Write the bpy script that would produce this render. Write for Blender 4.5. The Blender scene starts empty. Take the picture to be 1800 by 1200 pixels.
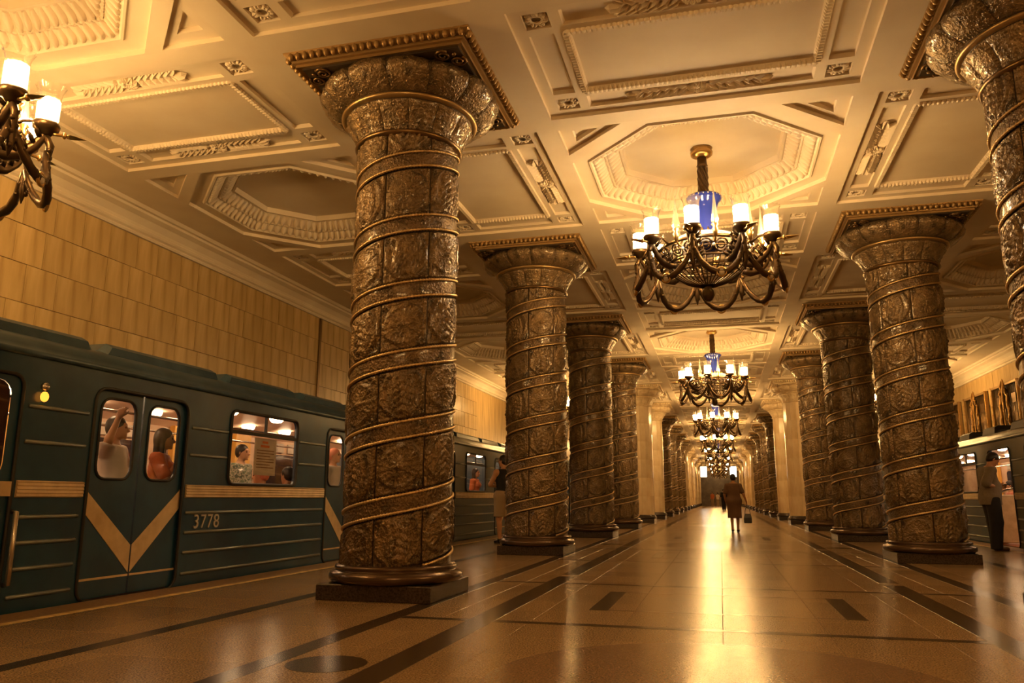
import bpy, math, random
import numpy as np
from mathutils import Vector, Matrix
from mathutils.geometry import tessellate_polygon
random.seed(7)
PI = math.pi
SC = bpy.context.scene
COL = SC.collection

# ------------------------------------------------------------------ camera, world, exposure
def make_camera():
    pitch, yaw, roll = 0.1991, 0.2584, 0.0026
    F = Vector((-math.sin(yaw) * math.cos(pitch), math.cos(yaw) * math.cos(pitch), math.sin(pitch)))
    r0 = Vector((math.cos(yaw), math.sin(yaw), 0)); u0 = r0.cross(F)
    r = r0 * math.cos(roll) + u0 * math.sin(roll)
    u = -r0 * math.sin(roll) + u0 * math.cos(roll)
    cam = bpy.data.cameras.new('camera'); o = bpy.data.objects.new('camera', cam); COL.objects.link(o)
    m = Matrix((r, u, -F)).transposed().to_4x4(); m.translation = Vector((0.031, 0, 0.92))
    o.matrix_world = m
    cam.sensor_width = 36; cam.lens = 1364.4 / 1800 * 36; cam.clip_end = 400; cam.clip_start = 0.05
    SC.camera = o
make_camera()
W = bpy.data.worlds.new('world'); SC.world = W; W.use_nodes = True
W.node_tree.nodes['Background'].inputs[0].default_value = (0.05, 0.03, 0.012, 1)
W.node_tree.nodes['Background'].inputs[1].default_value = 0.1
SC.view_settings.view_transform = 'Standard'; SC.view_settings.look = 'None'
SC.view_settings.gamma = 1; SC.view_settings.use_curve_mapping = False
SC.view_settings.exposure = 0.16
BULB = 165.0                       # strength of every chandelier bulb
WARM = (1.0, 0.585, 0.215)
TRAINLAMP = 26.0
try:
    SC.cycles.max_bounces = 10; SC.cycles.diffuse_bounces = 6; SC.cycles.transparent_max_bounces = 16
    SC.cycles.sample_clamp_indirect = 6.0; SC.cycles.caustics_reflective = False; SC.cycles.caustics_refractive = False
except Exception: pass

# ------------------------------------------------------------------ measured layout
H = 5.3175                        # ceiling field
XC = 3.05                         # column rows at x = +-XC
Y0, SY = 7.286, 6.089             # first visible column row, bay length
AC = 6.054                        # aisle axis
XW = 8.7                          # side walls
XE = 5.55                         # platform edge
XT = 5.62                         # train side
KN = 18

# ------------------------------------------------------------------ helpers
class MB:
    def __init__(s): s.v = []; s.f = []; s.sm = []
    def add(s, v, f, smooth=False, M=None):
        n = len(s.v)
        if M is not None: v = [M @ Vector(p) for p in v]
        s.v += [tuple(p) for p in v]; s.f += [tuple(i + n for i in q) for q in f]; s.sm += [smooth] * len(f)
        return s
    def box(s, lo, hi, M=None):
        (a, b, c), (d, e, f) = lo, hi
        v = [(a, b, c), (d, b, c), (d, e, c), (a, e, c), (a, b, f), (d, b, f), (d, e, f), (a, e, f)]
        return s.add(v, [(0, 3, 2, 1), (4, 5, 6, 7), (0, 1, 5, 4), (1, 2, 6, 5), (2, 3, 7, 6), (3, 0, 4, 7)], False, M)
    def bevbox(s, lo, hi, b, M=None):     # box with chamfered top and bottom rims
        (x0, y0, z0), (x1, y1, z1) = lo, hi
        R = []
        for z, i in ((z0, b), (z0 + b, 0), (z1 - b, 0), (z1, b)):
            R.append([(x0 + i, y0 + i, z), (x1 - i, y0 + i, z), (x1 - i, y1 - i, z), (x0 + i, y1 - i, z)])
        return s.rings(R, M=M, smooth=False)
    def rings(s, R, closed=True, cap=True, smooth=True, M=None, loop=False):
        n = len(R[0]); v = [p for r in R for p in r]; f = []
        m = len(R)
        for j in range(m if loop else m - 1):
            a, b = j * n, ((j + 1) % m) * n
            for i in range(n if closed else n - 1):
                k = (i + 1) % n
                f.append((a + i, a + k, b + k, b + i))
        if cap and not loop and closed:
            f.append(tuple(range(n))[::-1]); f.append(tuple((m - 1) * n + i for i in range(n)))
        return s.add(v, f, smooth, M)
    def lathe(s, prof, n=32, M=None, smooth=True, cap=True):
        R = [[(r * math.cos(2 * PI * i / n), r * math.sin(2 * PI * i / n), z) for i in range(n)] for r, z in prof]
        return s.rings(R, True, cap, smooth, M)
    def tube(s, pts, rad, n=6, M=None, loop=False, smooth=True, up=None):
        P = [Vector(p) for p in pts]; R = []; m = len(P); N = None
        for i in range(m):
            t = (P[(i + 1) % m] - P[i - 1]) if loop else (P[min(i + 1, m - 1)] - P[max(i - 1, 0)])
            if t.length < 1e-9: t = Vector((0, 0, 1))
            t.normalize()
            if up is not None: N = Vector(up)
            elif N is None: N = Vector((0, 0, 1)) if abs(t.z) < .9 else Vector((1, 0, 0))
            N = (N - t * N.dot(t))
            if N.length < 1e-6: N = t.orthogonal()
            N.normalize(); B = t.cross(N)
            rr = rad[i] if hasattr(rad, '__len__') else rad
            ra, rb = rr if hasattr(rr, '__len__') else (rr, rr)
            R.append([P[i] + N * (ra * math.cos(2 * PI * k / n)) + B * (rb * math.sin(2 * PI * k / n)) for k in range(n)])
        return s.rings(R, True, True, smooth, M, loop)
    def ball(s, c, r, n=8, m=5, M=None):
        rx, ry, rz = r if hasattr(r, '__len__') else (r, r, r)
        R = []
        for j in range(m + 1):
            a = -PI / 2 + PI * j / m; q = max(math.cos(a), .02)
            R.append([(c[0] + rx * q * math.cos(2 * PI * i / n), c[1] + ry * q * math.sin(2 * PI * i / n), c[2] + rz * math.sin(a)) for i in range(n)])
        return s.rings(R, M=M)
    def grid(s, P, smooth=True, M=None):    # P[j][i]
        n = len(P[0]); v = [p for r in P for p in r]
        f = [(j * n + i, j * n + i + 1, (j + 1) * n + i + 1, (j + 1) * n + i) for j in range(len(P) - 1) for i in range(n - 1)]
        return s.add(v, f, smooth, M)
    def poly(s, outer, holes, fn, flip=False):   # flat 2-D polygon with holes, fn maps (a,b) -> 3-D
        loops = [[Vector((p[0], p[1], 0)) for p in outer]] + [[Vector((p[0], p[1], 0)) for p in h] for h in holes]
        T = tessellate_polygon(loops); flat = [p for l in loops for p in l]
        s.add([fn(p.x, p.y) for p in flat], [t[::-1] if flip else t for t in T])
        return s
    def mesh(s, name, mat):
        me = bpy.data.meshes.new(name); me.from_pydata(s.v, [], s.f)
        me.polygons.foreach_set('use_smooth', s.sm); me.update()
        if mat: me.materials.append(mat)
        return me
    def obj(s, name, mat, parent=None, loc=None):
        return link(name, s.mesh(name, mat), parent, loc)

def link(name, me, parent=None, loc=None, rot=None, scale=None):
    o = bpy.data.objects.new(name, me); COL.objects.link(o)
    if parent is not None: o.parent = parent
    if loc is not None: o.location = loc
    if rot is not None: o.rotation_euler = rot
    if scale is not None: o.scale = scale
    return o
def tag(o, label, cat, group=None):
    o['label'] = label; o['category'] = cat
    if group: o['group'] = group
    return o
def thing(name, label, cat, loc=(0, 0, 0), rz=0, group=None):
    return tag(link(name, None, None, loc, (0, 0, rz)), label, cat, group)
def structure(o): o['kind'] = 'structure'; return o
def dup(o, loc=None, rz=None, parent=None):
    c = o.copy(); COL.objects.link(c)
    if parent is not None: c.parent = parent
    if loc is not None: c.location = loc
    if rz is not None: c.rotation_euler[2] = rz
    for ch in o.children: dup(ch, None, None, c)
    return c
def arc(n, a0, a1, r=1, c=(0, 0)):
    return [(c[0] + r * math.cos(a0 + (a1 - a0) * i / (n - 1)), c[1] + r * math.sin(a0 + (a1 - a0) * i / (n - 1))) for i in range(n)]
def rrect(x0, y0, x1, y1, r, n=5):
    return (arc(n, -PI / 2, 0, r, (x1 - r, y0 + r)) + arc(n, 0, PI / 2, r, (x1 - r, y1 - r)) +
            arc(n, PI / 2, PI, r, (x0 + r, y1 - r)) + arc(n, PI, 1.5 * PI, r, (x0 + r, y0 + r)))
RZ = lambda a: Matrix.Rotation(a, 4, 'Z')
TR = lambda x, y, z: Matrix.Translation((x, y, z))

# ------------------------------------------------------------------ materials
def mat(name, col, rough=.5, metal=0., **k):
    m = bpy.data.materials.new(name); m.use_nodes = True
    b = m.node_tree.nodes['Principled BSDF']
    b.inputs['Base Color'].default_value = (*col, 1); b.inputs['Roughness'].default_value = rough; b.inputs['Metallic'].default_value = metal
    for key, v in k.items():
        b.inputs[key.replace('_', ' ')].default_value = v
    return m
def nt(m): return m.node_tree.nodes, m.node_tree.links, m.node_tree.nodes['Principled BSDF']
def node(m, t, **k):
    n = m.node_tree.nodes.new(t)
    for a, v in k.items():
        if a in n.inputs: n.inputs[a].default_value = v
        else: setattr(n, a, v)
    return n
def mapping(m, scale=(1, 1, 1), coord='Object'):
    tc = node(m, 'ShaderNodeTexCoord'); mp = node(m, 'ShaderNodeMapping'); mp.inputs['Scale'].default_value = scale
    m.node_tree.links.new(tc.outputs[coord], mp.inputs[0]); return mp.outputs[0]
def vary(m, stops, scale=3., detail=5., st=(1, 1, 1), coord='Object', objrand=0., rough=None):
    N, L, B = nt(m)
    tx = node(m, 'ShaderNodeTexNoise', Scale=scale, Detail=detail)
    L.new(mapping(m, st, coord), tx.inputs['Vector'])
    rp = node(m, 'ShaderNodeValToRGB'); cr = rp.color_ramp
    cr.elements[0].position, cr.elements[0].color = stops[0][0], (*stops[0][1], 1)
    cr.elements[1].position, cr.elements[1].color = stops[-1][0], (*stops[-1][1], 1)
    for p, c in stops[1:-1]:
        e = cr.elements.new(p); e.color = (*c, 1)
    L.new(tx.outputs['Fac'], rp.inputs[0]); out = rp.outputs[0]
    if objrand:
        oi = node(m, 'ShaderNodeObjectInfo'); mr = node(m, 'ShaderNodeMapRange')
        mr.inputs['To Min'].default_value = 1 - objrand; mr.inputs['To Max'].default_value = 1 + objrand
        L.new(oi.outputs['Random'], mr.inputs[0])
        hs = node(m, 'ShaderNodeHueSaturation'); L.new(out, hs.inputs['Color']); L.new(mr.outputs[0], hs.inputs['Value']); out = hs.outputs[0]
    L.new(out, B.inputs['Base Color'])
    if rough:
        mr = node(m, 'ShaderNodeMapRange'); mr.inputs['To Min'].default_value, mr.inputs['To Max'].default_value = rough
        L.new(tx.outputs['Fac'], mr.inputs[0]); L.new(mr.outputs[0], B.inputs['Roughness'])
    return m
def bump(m, scale=40., strength=.2, dist=.01, kind='noise', st=(1, 1, 1), detail=4.):
    N, L, B = nt(m)
    if kind == 'noise': tx = node(m, 'ShaderNodeTexNoise', Scale=scale, Detail=detail); o = tx.outputs['Fac']
    else: tx = node(m, 'ShaderNodeTexVoronoi', Scale=scale); o = tx.outputs['Distance']
    L.new(mapping(m, st), tx.inputs['Vector'])
    bp = node(m, 'ShaderNodeBump'); bp.inputs['Strength'].default_value = strength; bp.inputs['Distance'].default_value = dist
    L.new(o, bp.inputs['Height'])
    if B.inputs['Normal'].is_linked: L.new(B.inputs['Normal'].links[0].from_socket, bp.inputs['Normal'])
    L.new(bp.outputs[0], B.inputs['Normal']); return m
def emis(name, col, s):
    m = bpy.data.materials.new(name); m.use_nodes = True; n = m.node_tree.nodes; n.clear()
    e = n.new('ShaderNodeEmission'); e.inputs[0].default_value = (*col, 1); e.inputs[1].default_value = s
    o = n.new('ShaderNodeOutputMaterial'); m.node_tree.links.new(e.outputs[0], o.inputs[0]); return m
def glassy(name, tint, gloss=.12, rough=.05, frost=0.):   # thin clear glass: light passes straight through
    m = bpy.data.materials.new(name); m.use_nodes = True; n = m.node_tree.nodes; n.clear(); L = m.node_tree.links
    t = n.new('ShaderNodeBsdfTransparent'); t.inputs[0].default_value = (*tint, 1)
    g = n.new('ShaderNodeBsdfGlossy'); g.inputs['Roughness'].default_value = rough
    fr = n.new('ShaderNodeLayerWeight'); fr.inputs[0].default_value = .25
    mr = n.new('ShaderNodeMapRange'); mr.inputs['To Min'].default_value = gloss * .5; mr.inputs['To Max'].default_value = min(1, gloss * 4)
    x = n.new('ShaderNodeMixShader'); o = n.new('ShaderNodeOutputMaterial')
    if frost:
        tl = n.new('ShaderNodeBsdfTranslucent'); tl.inputs[0].default_value = (*tint, 1); fx = n.new('ShaderNodeMixShader'); fx.inputs[0].default_value = frost
        L.new(t.outputs[0], fx.inputs[1]); L.new(tl.outputs[0], fx.inputs[2]); t = fx
    L.new(fr.outputs['Facing'], mr.inputs[0]); L.new(mr.outputs[0], x.inputs[0]); L.new(t.outputs[0], x.inputs[1]); L.new(g.outputs[0], x.inputs[2]); L.new(x.outputs[0], o.inputs[0])
    return m

M = {}
M['plaster'] = bump(vary(mat('plaster', (.7, .6, .45), .75), [(.3, (.76, .65, .49)), (.7, (.86, .77, .61))], 1.3, 6), 60, .08, .004)
M['marble_wall'] = bump(vary(mat('wall marble', (.7, .5, .25), .30), [(.28, (.33, .205, .065)), (.45, (.54, .38, .16)), (.60, (.62, .45, .20)), (.78, (.74, .57, .30))], 2.6, 10, (2.6, 2.6, .32), 'Object', .07), 30, .05, .003)
M['marble_col'] = vary(mat('column marble', (.75, .6, .4), .22), [(.3, (.62, .46, .26)), (.7, (.84, .72, .52))], 2.5, 8, (1, 1, .5), 'Object', .08)
M['marble_cap'] = bump(vary(mat('carved stone', (.75, .6, .4), .5), [(.3, (.55, .40, .22)), (.7, (.82, .70, .48))], 6, 6), 45, .5, .01, 'vor')
M['granite'] = vary(mat('floor granite', (.4, .27, .15), .2, Specular_IOR_Level=.34), [(.32, (.13, .082, .04)), (.5, (.28, .185, .095)), (.68, (.42, .30, .17))], 95, 3, (1, 1, 1), 'Object', .09, (.17, .29))
M['granite_dark'] = vary(mat('dark granite inlay', (.08, .05, .04), .18, Specular_IOR_Level=.3), [(.3, (.018, .012, .009)), (.7, (.06, .038, .026))], 90, 3, (1, 1, 1), 'Object', .05, (.14, .26))
M['granite_mid'] = vary(mat('brown granite disc', (.2, .12, .07), .2), [(.3, (.15, .09, .05)), (.7, (.30, .19, .11))], 90, 3, (1, 1, 1), 'Object', 0, (.14, .26))
M['edge_paint'] = vary(mat('platform edge paint', (.75, .55, .2), .5), [(.35, (.5, .36, .14)), (.6, (.8, .62, .28))], 9, 5)
M['edge_stone'] = vary(mat('platform edge stone', (.3, .18, .09), .35), [(.3, (.18, .10, .05)), (.7, (.36, .22, .11))], 30, 4)
M['plinth'] = vary(mat('plinth granite', (.035, .025, .02), .22), [(.3, (.02, .014, .012)), (.7, (.06, .042, .034))], 60, 4)
M['grout'] = mat('floor joint', (.10, .065, .04), .7)
M['track'] = bump(vary(mat('track ballast', (.05, .04, .03), .9), [(.3, (.02, .016, .012)), (.7, (.08, .06, .045))], 20, 5), 25, .8, .05)
M['bronze'] = bump(mat('dark bronze', (.20, .125, .055), .3, .85), 30, .1, .004)
M['base_metal'] = mat('brown base moulding', (.10, .06, .035), .2, .5)
M['rope'] = mat('gilt bead rope', (.66, .48, .26), .3, .85)
M['ring'] = mat('gilt ring', (.46, .32, .15), .36, .8)
M['gold'] = mat('gold', (.80, .50, .16), .25, .95)
M['goldtrim'] = bump(mat('old gold', (.34, .215, .085), .45, .6), 50, .3, .006)
def glasscol(name, c0, c1):
    m = mat(name, c0, .2, .5, Coat_Weight=.5, Coat_Roughness=.12)
    vary(m, [(.3, c0), (.5, tuple((a + b) / 2 for a, b in zip(c0, c1))), (.75, c1)], 7, 7, (1, 1, 1), 'Object', .12, (.18, .44))
    bump(m, 34, .55, .02, 'vor'); bump(m, 85, .6, .010, 'vor', (1, 1, .6)); return m
M['goldtrim2'] = bump(mat('gilded relief', (.36, .20, .06), .34, .8), 16, 1., .05)
M['glass'] = glasscol('embossed column glass', (.065, .042, .019), (.255, .168, .078))
M['glass_band'] = glasscol('spiral band glass', (.06, .038, .018), (.19, .12, .055))
M['glass_cap'] = glasscol('capital glass', (.10, .07, .035), (.34, .235, .12))
M['joint'] = mat('dark joint', (.05, .032, .016), .5)
M['iron'] = bump(mat('chandelier bronze', (.10, .062, .03), .35, .8), 60, .3, .004)
M['brass'] = mat('chandelier brass', (.62, .40, .15), .28, .9)
M['vase'] = mat('cobalt enamel', (.018, .034, .27), .12, 0., Coat_Weight=1., Coat_Roughness=.04)
M['gallery'] = vary(mat('pale gallery enamel', (.62, .58, .55), .3, .2), [(.4, (.42, .38, .36)), (.6, (.75, .70, .64))], 22, 3)
M['cup'] = glassy('clear ribbed glass cup', (.98, .95, .88), .16, .10, .15)
M['crystal'] = glassy('crystal spire', (.95, .92, .86), .25, .12, .35)
M['gem'] = mat('crystal boss', (.75, .68, .55), .06, .1, Coat_Weight=1.)
M['bulb'] = emis('warm bulb', WARM, BULB)
M['bulb_cool'] = emis('white bulb', (1., .82, .60), BULB)
M['sign'] = emis('lit sign face', (1., .92, .75), 6.)
M['sign_case'] = mat('sign case', (.06, .05, .05), .4)
M['teal'] = bump(vary(mat('train blue-green paint', (.03, .075, .095), .30, 0., Coat_Weight=.4, Coat_Roughness=.2), [(.3, (.006, .034, .070)), (.7, (.014, .058, .108))], 4, 6, (1, 1, 1), 'Object', 0, (.24, .42)), 9, .06, .01)
M['roof'] = vary(mat('train roof paint', (.05, .085, .10), .3, .2), [(.3, (.02, .05, .08)), (.7, (.045, .088, .13))], 5, 5)
M['rail'] = mat('rib highlight metal', (.24, .28, .29), .28, .6)  # lighter colour stands in for highlights along the ribs
M['cream'] = vary(mat('cream waist band', (.62, .45, .25), .4), [(.3, (.50, .36, .20)), (.7, (.68, .52, .31))], 7, 4)
M['rubber'] = mat('black gasket', (.01, .009, .008), .5)
M['pane'] = glassy('window pane', (.93, .90, .86), .10, .04)
M['pane_dark'] = mat('dark cab glass', (.035, .012, .010), .08, 0., Coat_Weight=1.)
M['int_wall'] = vary(mat('train interior panel', (.62, .42, .28), .5), [(.3, (.52, .33, .20)), (.7, (.70, .50, .34))], 3, 3)
M['int_yellow'] = mat('train interior yellow', (.75, .42, .08), .5)
M['int_ceil'] = mat('train ceiling', (.80, .62, .48), .5)
M['seat'] = mat('seat vinyl', (.30, .08, .03), .45)
M['lamp'] = emis('train lamp', (1., .66, .36), TRAINLAMP)
M['amber'] = emis('amber side lamp', (1., .30, .03), 2.5)
M['steel'] = mat('handrail steel', (.6, .55, .5), .2, .9)
M['paper'] = vary(mat('paper notice', (.55, .48, .40), .7), [(.3, (.48, .42, .34)), (.7, (.62, .55, .45))], 6, 2)
M['print'] = mat('printed text', (.16, .06, .03), .7)
M['screen_dark'] = mat('dark advert frame', (.05, .045, .05), .3)
M['number'] = mat('pale numerals', (.55, .50, .42), .4, .3)
M['mosaic'] = vary(mat('dark mosaic', (.10, .075, .055), .35), [(.35, (.06, .042, .03)), (.65, (.16, .12, .085))], 1.6, 6)
M['skin'] = mat('skin', (.52, .27, .14), .5, Subsurface_Weight=.0)
M['hair'] = mat('dark hair', (.016, .011, .008), .45)
M['cl_black'] = mat('black cloth', (.010, .009, .009), .8)
M['cl_tan'] = bump(mat('khaki cloth', (.36, .26, .15), .85), 40, .2, .01)
M['cl_shirt'] = bump(mat('grey brown shirt cloth', (.21, .165, .11), .8), 14, .5, .03)
M['cl_brown'] = bump(mat('brown dress cloth', (.17, .095, .055), .8), 14, .3, .02)
M['cl_white'] = bump(mat('white shirt cloth', (.70, .62, .52), .8), 14, .3, .02)
M['cl_orange'] = mat('orange cloth', (.60, .16, .05), .8)
M['cl_pink'] = mat('salmon cloth', (.66, .24, .15), .8)
M['cl_green'] = vary(mat('patterned green shirt', (.2, .25, .15), .8), [(.42, (.08, .12, .08)), (.5, (.55, .52, .40)), (.62, (.16, .22, .14))], 20, 2)
M['leather'] = mat('black leather', (.012, .010, .010), .3)
M['shoe'] = mat('brown shoe leather', (.10, .05, .025), .4)

# ------------------------------------------------------------------ ceiling
ceiling = MB()
yA, yB = -7.9, Y0 + SY * (KN - 1) + 3.0     # hall ends
FLIP = True
def Z(z): return lambda a, b: (a, b, z)
ribs_x = []
# the beam field: everything around the coffers (coffers are holes in it)
rows = list(range(-2, KN))
def rect(x0, y0, x1, y1): return [(x0, y0), (x1, y0), (x1, y1), (x0, y1)]
HX_N, HX_A, HX_S = 1.70, 1.61, 1.11         # half widths: nave, aisle, strip between columns
HY_R, HY_O = 1.065, 1.72                    # half lengths: rectangular coffer, octagon coffer
bays = []
for k in rows:
    yc = Y0 + SY * k
    bays += [('rect', 0, yc), ('rect', -AC, yc), ('rect', AC, yc)]
    yo = yc + SY / 2
    bays += [('octagon', 0, yo), ('octagon', -AC, yo), ('octagon', AC, yo), ('strip', -XC, yo), ('strip', XC, yo)]
for k in rows:
    yc = Y0 + SY * k
    y0, y1 = yc - HY_R - .12, yc + SY - HY_R - .12
    holes = []
    for sx, hx in ((0, HX_N), (-AC, HX_A), (AC, HX_A)):
        holes.append(rect(sx - hx, yc - HY_R, sx + hx, yc + HY_R))
    yo = yc + SY / 2
    for sx, hx in ((0, HX_N), (-AC, HX_A), (AC, HX_A)):
        holes.append(rect(sx - hx, yo - HY_O, sx + hx, yo + HY_O))
    for sx in (-XC, XC): holes.append(rect(sx - HX_S, yo - HY_O, sx + HX_S, yo + HY_O))
    ceiling.poly(rect(-XW - .1, y0, XW + .1, y1), holes, Z(H), True)
ceiling.box((-XW - .2, yA - .2, H + .55), (XW + .2, yB + .4, H + .75))
ceil_o = structure(ceiling.obj('ceiling', M['plaster']))

def wallring(mb, loop, z0, z1):    # vertical sides joining a loop at z0 to the same loop at z1
    mb.rings([[(x, y, z0) for x, y in loop], [(x, y, z1) for x, y in loop]], True, False, False)
def sunk(mb, outer, z, dz, bevel=.02):   # sink a convex panel by dz with a bevelled edge
    cx = sum(p[0] for p in outer) / len(outer); cy = sum(p[1] for p in outer) / len(outer)
    r = max(math.hypot(x - cx, y - cy) for x, y in outer)
    inn = [(cx + (x - cx) * (1 - bevel / r * 1.4), cy + (y - cy) * (1 - bevel / r * 1.4)) for x, y in outer]
    mb.rings([[(x, y, z) for x, y in outer], [(x, y, z + dz) for x, y in inn]], True, False, False)
    mb.poly(inn, [], Z(z + dz), True)

# --- small plaster ornaments, built once
def rosette_mesh():
    b = MB()
    for i in range(14):         # wreath with an open dark eye
        a = 2 * PI * i / 14
        b.ball((0, 0, 0), (.042, .020, .026), 6, 4, RZ(a) @ TR(.083, 0, -.022) @ Matrix.Rotation(.3, 4, 'Y') @ RZ(.35 * (-1) ** i))
    b.tube([(.060 * math.cos(2 * PI * q / 16), .060 * math.sin(2 * PI * q / 16), -.028) for q in range(16)], .014, 5, None, True)
    return b.mesh('rosette', M['plaster'])
ROS = rosette_mesh()
def leaf(b, x, y, a, l, w, t=.022):
    Mx = TR(x, y, 0) @ RZ(a)
    P = [(0, 0, 0), (l * .35, w * .5, 0), (l * .75, w * .40, 0), (l, 0, -.01), (l * .75, -w * .40, 0), (l * .35, -w * .5, 0), (l * .3, 0, -t * .55), (l * .72, 0, -t * .5),
         (l * .35, w * .43, -t), (l * .76, w * .34, -t * .9), (l * .35, -w * .43, -t), (l * .76, -w * .34, -t * .9)]
    b.add(P, [(0, 6, 8), (0, 8, 1), (1, 8, 9, 2), (8, 6, 7, 9), (2, 9, 3), (9, 7, 3), (0, 10, 6), (0, 5, 10), (5, 4, 11, 10), (10, 11, 7, 6), (4, 3, 11), (11, 3, 7)], False, Mx)
def spray_mesh(hl, hw):
    b = MB()
    n = max(5, int(hl / .105))
    for s in (-1, 1):
        for i in range(n):
            x = s * (.09 + (hl - .16) * i / n)
            for q in (-1, 1):
                leaf(b, x, q * .014, (0 if s > 0 else PI) + q * s * .62, .205, .066, .052)
        leaf(b, s * (hl - .12), 0, 0 if s > 0 else PI, .19, .085, .06)
    for i in range(10):
        leaf(b, 0, 0, 2 * PI * i / 10, .12, .06, .06)
    b.ball((0, 0, -.02), (.035, .035, .025), 8, 4)
    return b.mesh('leaf_spray', M['plaster'])
def rope_mesh(name, loop, step, r, m, z=0):
    pts = []; rad = []
    n = len(loop)
    for i in range(n):
        a, c = Vector((*loop[i], z)), Vector((*loop[(i + 1) % n], z)); L = (c - a).length; k = max(2, int(L / step))
        for j in range(k):
            for q in range(3):
                pts.append(a.lerp(c, (j + q / 3) / k)); rad.append(r * (.62, 1.0, .95)[q])
    b = MB(); b.tube(pts, rad, 5, None, True, False, (0, 0, 1))
    return b.mesh(name, m)
def rect_coffer(name, hx, hy):
    """panel field sunk in the ceiling: corner rosette squares, leaf panels on the long sides, rope round the centre"""
    D = .045; z1 = H + D
    m, bw, g = .10, .30, .085
    ix, iy = hx - m - bw - g, hy - m - bw - g
    b = MB(); out = rect(-hx, -hy, hx, hy); wallring(b, out, H, z1)
    subs = []
    for sx in (-1, 1):
        for sy in (-1, 1):
            cx, cy = sx * (hx - m - bw / 2), sy * (hy - m - bw / 2); e = .125
            subs.append((rect(cx - e, cy - e, cx + e, cy + e), .075))
    for s in (-1, 1):
        c = s * (hy - m - bw / 2); subs.append((rect(-ix, c - bw * .42, ix, c + bw * .42), .042))
        c = s * (hx - m - bw / 2); subs.append((rect(c - bw * .42, -iy, c + bw * .42, iy), .042))
    subs.append((rect(-ix + .03, -iy + .03, ix - .03, iy - .03), .03))
    b.poly(out, [q for q, d in subs], Z(z1), True)
    for q, d in subs: sunk(b, q, z1, d, .015)
    base = b.mesh('coffer', M['plaster'])
    rope = rope_mesh('rope_moulding', rect(-ix, -iy, ix, iy), .05, .044, M['plaster'])
    longx = hx >= hy
    spray = spray_mesh((ix if longx else iy) * .60, .12)
    ros = [(sx * (hx - m - bw / 2), sy * (hy - m - bw / 2), z1 + .05) for sx in (-1, 1) for sy in (-1, 1)]
    spr = [((0, s * (hy - m - bw / 2), z1 + .040), 0) if longx else ((s * (hx - m - bw / 2), 0, z1 + .040), PI / 2) for s in (-1, 1)]
    return base, [('rope_moulding', rope, (0, 0, z1 + .004), 0)] + [('rosette', ROS, p, 0) for p in ros] + [('leaf_spray', spray, p, r) for p, r in spr]
def octa(hx, hy, f, cut=.58):   # irregular octagon; corners cut at `cut` of the half side
    return [(x * f, y * f) for x, y in [(-hx, -hy * .425), (-hx * cut * .72, -hy), (hx * cut * .72, -hy), (hx, -hy * .425), (hx, hy * .425), (hx * cut * .72, hy), (-hx * cut * .72, hy), (-hx, hy * .425)]]
def oct_coffer(hx, hy):
    b = MB(); D = .05; z1 = H + D
    out = rect(-hx, -hy, hx, hy)
    O1 = octa(hx, hy, .985)
    tris = []
    a, c = hx * .42, hy * .425
    for sx in (-1, 1):
        for sy in (-1, 1):
            t = [(sx * hx * .985, sy * hy * .985), (sx * (a + .20), sy * hy * .985), (sx * hx * .985, sy * (c + .24))]
            if sx * sy < 0: t = [t[0], t[2], t[1]]
            tris.append(t)
    b.poly(out, [O1] + tris, Z(H), True)
    for t in tris:
        b.rings([[(x, y, H) for x, y in t], [(x, y, z1) for x, y in t]], True, False, False)
        cx = sum(p[0] for p in t) / 3; cy = sum(p[1] for p in t) / 3
        inn = [(cx + (x - cx) * .42, cy + (y - cy) * .42) for x, y in t]
        b.poly(t, [inn], Z(z1), True); sunk(b, inn, z1, .05, .012)
    R = []
    for f, z in ((.985, 0), (.985, .055), (.875, .055), (.865, .03), (.85, .03), (.84, .07), (.755, .16), (.745, .15), (.735, .16), (.645, .27), (.635, .26), (.615, .26), (.605, .34)):
        R.append([(x, y, H + z) for x, y in octa(hx, hy, f)])
    b.rings(R, True, False, False); b.poly(octa(hx, hy, .605), [], Z(H + .34), True)
    base = b.mesh('coffer', M['plaster'])
    # two rows of acanthus lobes on the sloping bands
    lm = MB()
    for f0, z0, f1, z1_ in ((.838, .072, .757, .158), (.733, .162, .647, .268)):
        A, C = octa(hx, hy, f0), octa(hx, hy, f1)
        for i in range(8):
            j = (i + 1) % 8
            L = math.hypot(A[j][0] - A[i][0], A[j][1] - A[i][1]); n = max(4, round(L / .115))
            for q in range(n):
                P = []
                for sj in range(6):
                    S = sj / 5; row = []
                    hw = .46 * (1 - max(0, S - .55) ** 2 * 3.2) * (.80 + .20 * min(1, S / .4))
                    for ti in range(5):
                        T_ = (ti / 4 - .5) * 2; u = (q + .5 + T_ * hw) / n
                        ax, ay = A[i][0] + (A[j][0] - A[i][0]) * u, A[i][1] + (A[j][1] - A[i][1]) * u
                        bx, by = C[i][0] + (C[j][0] - C[i][0]) * u, C[i][1] + (C[j][1] - C[i][1]) * u
                        dz = -.012 - (.050 * (1 - T_ * T_) * (.45 + .55 * S) + (.012 if ti == 2 else 0)) * (1 if 0 < sj < 5 else .3)
                        if ti in (0, 4): dz = .015
                        row.append((bx + (ax - bx) * S, by + (ay - by) * S, H + z1_ + (z0 - z1_) * S + dz))
                    P.append(row)
                lm.grid(P)
    leafm = lm.mesh('leaf_moulding', M['plaster'])
    bead = rope_mesh('bead_moulding', octa(hx, hy, .745), .05, .02, M['plaster'])
    return base, [('leaf_moulding', leafm, (0, 0, 0), 0), ('bead_moulding', bead, (0, 0, H + .15), 0)]
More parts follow.
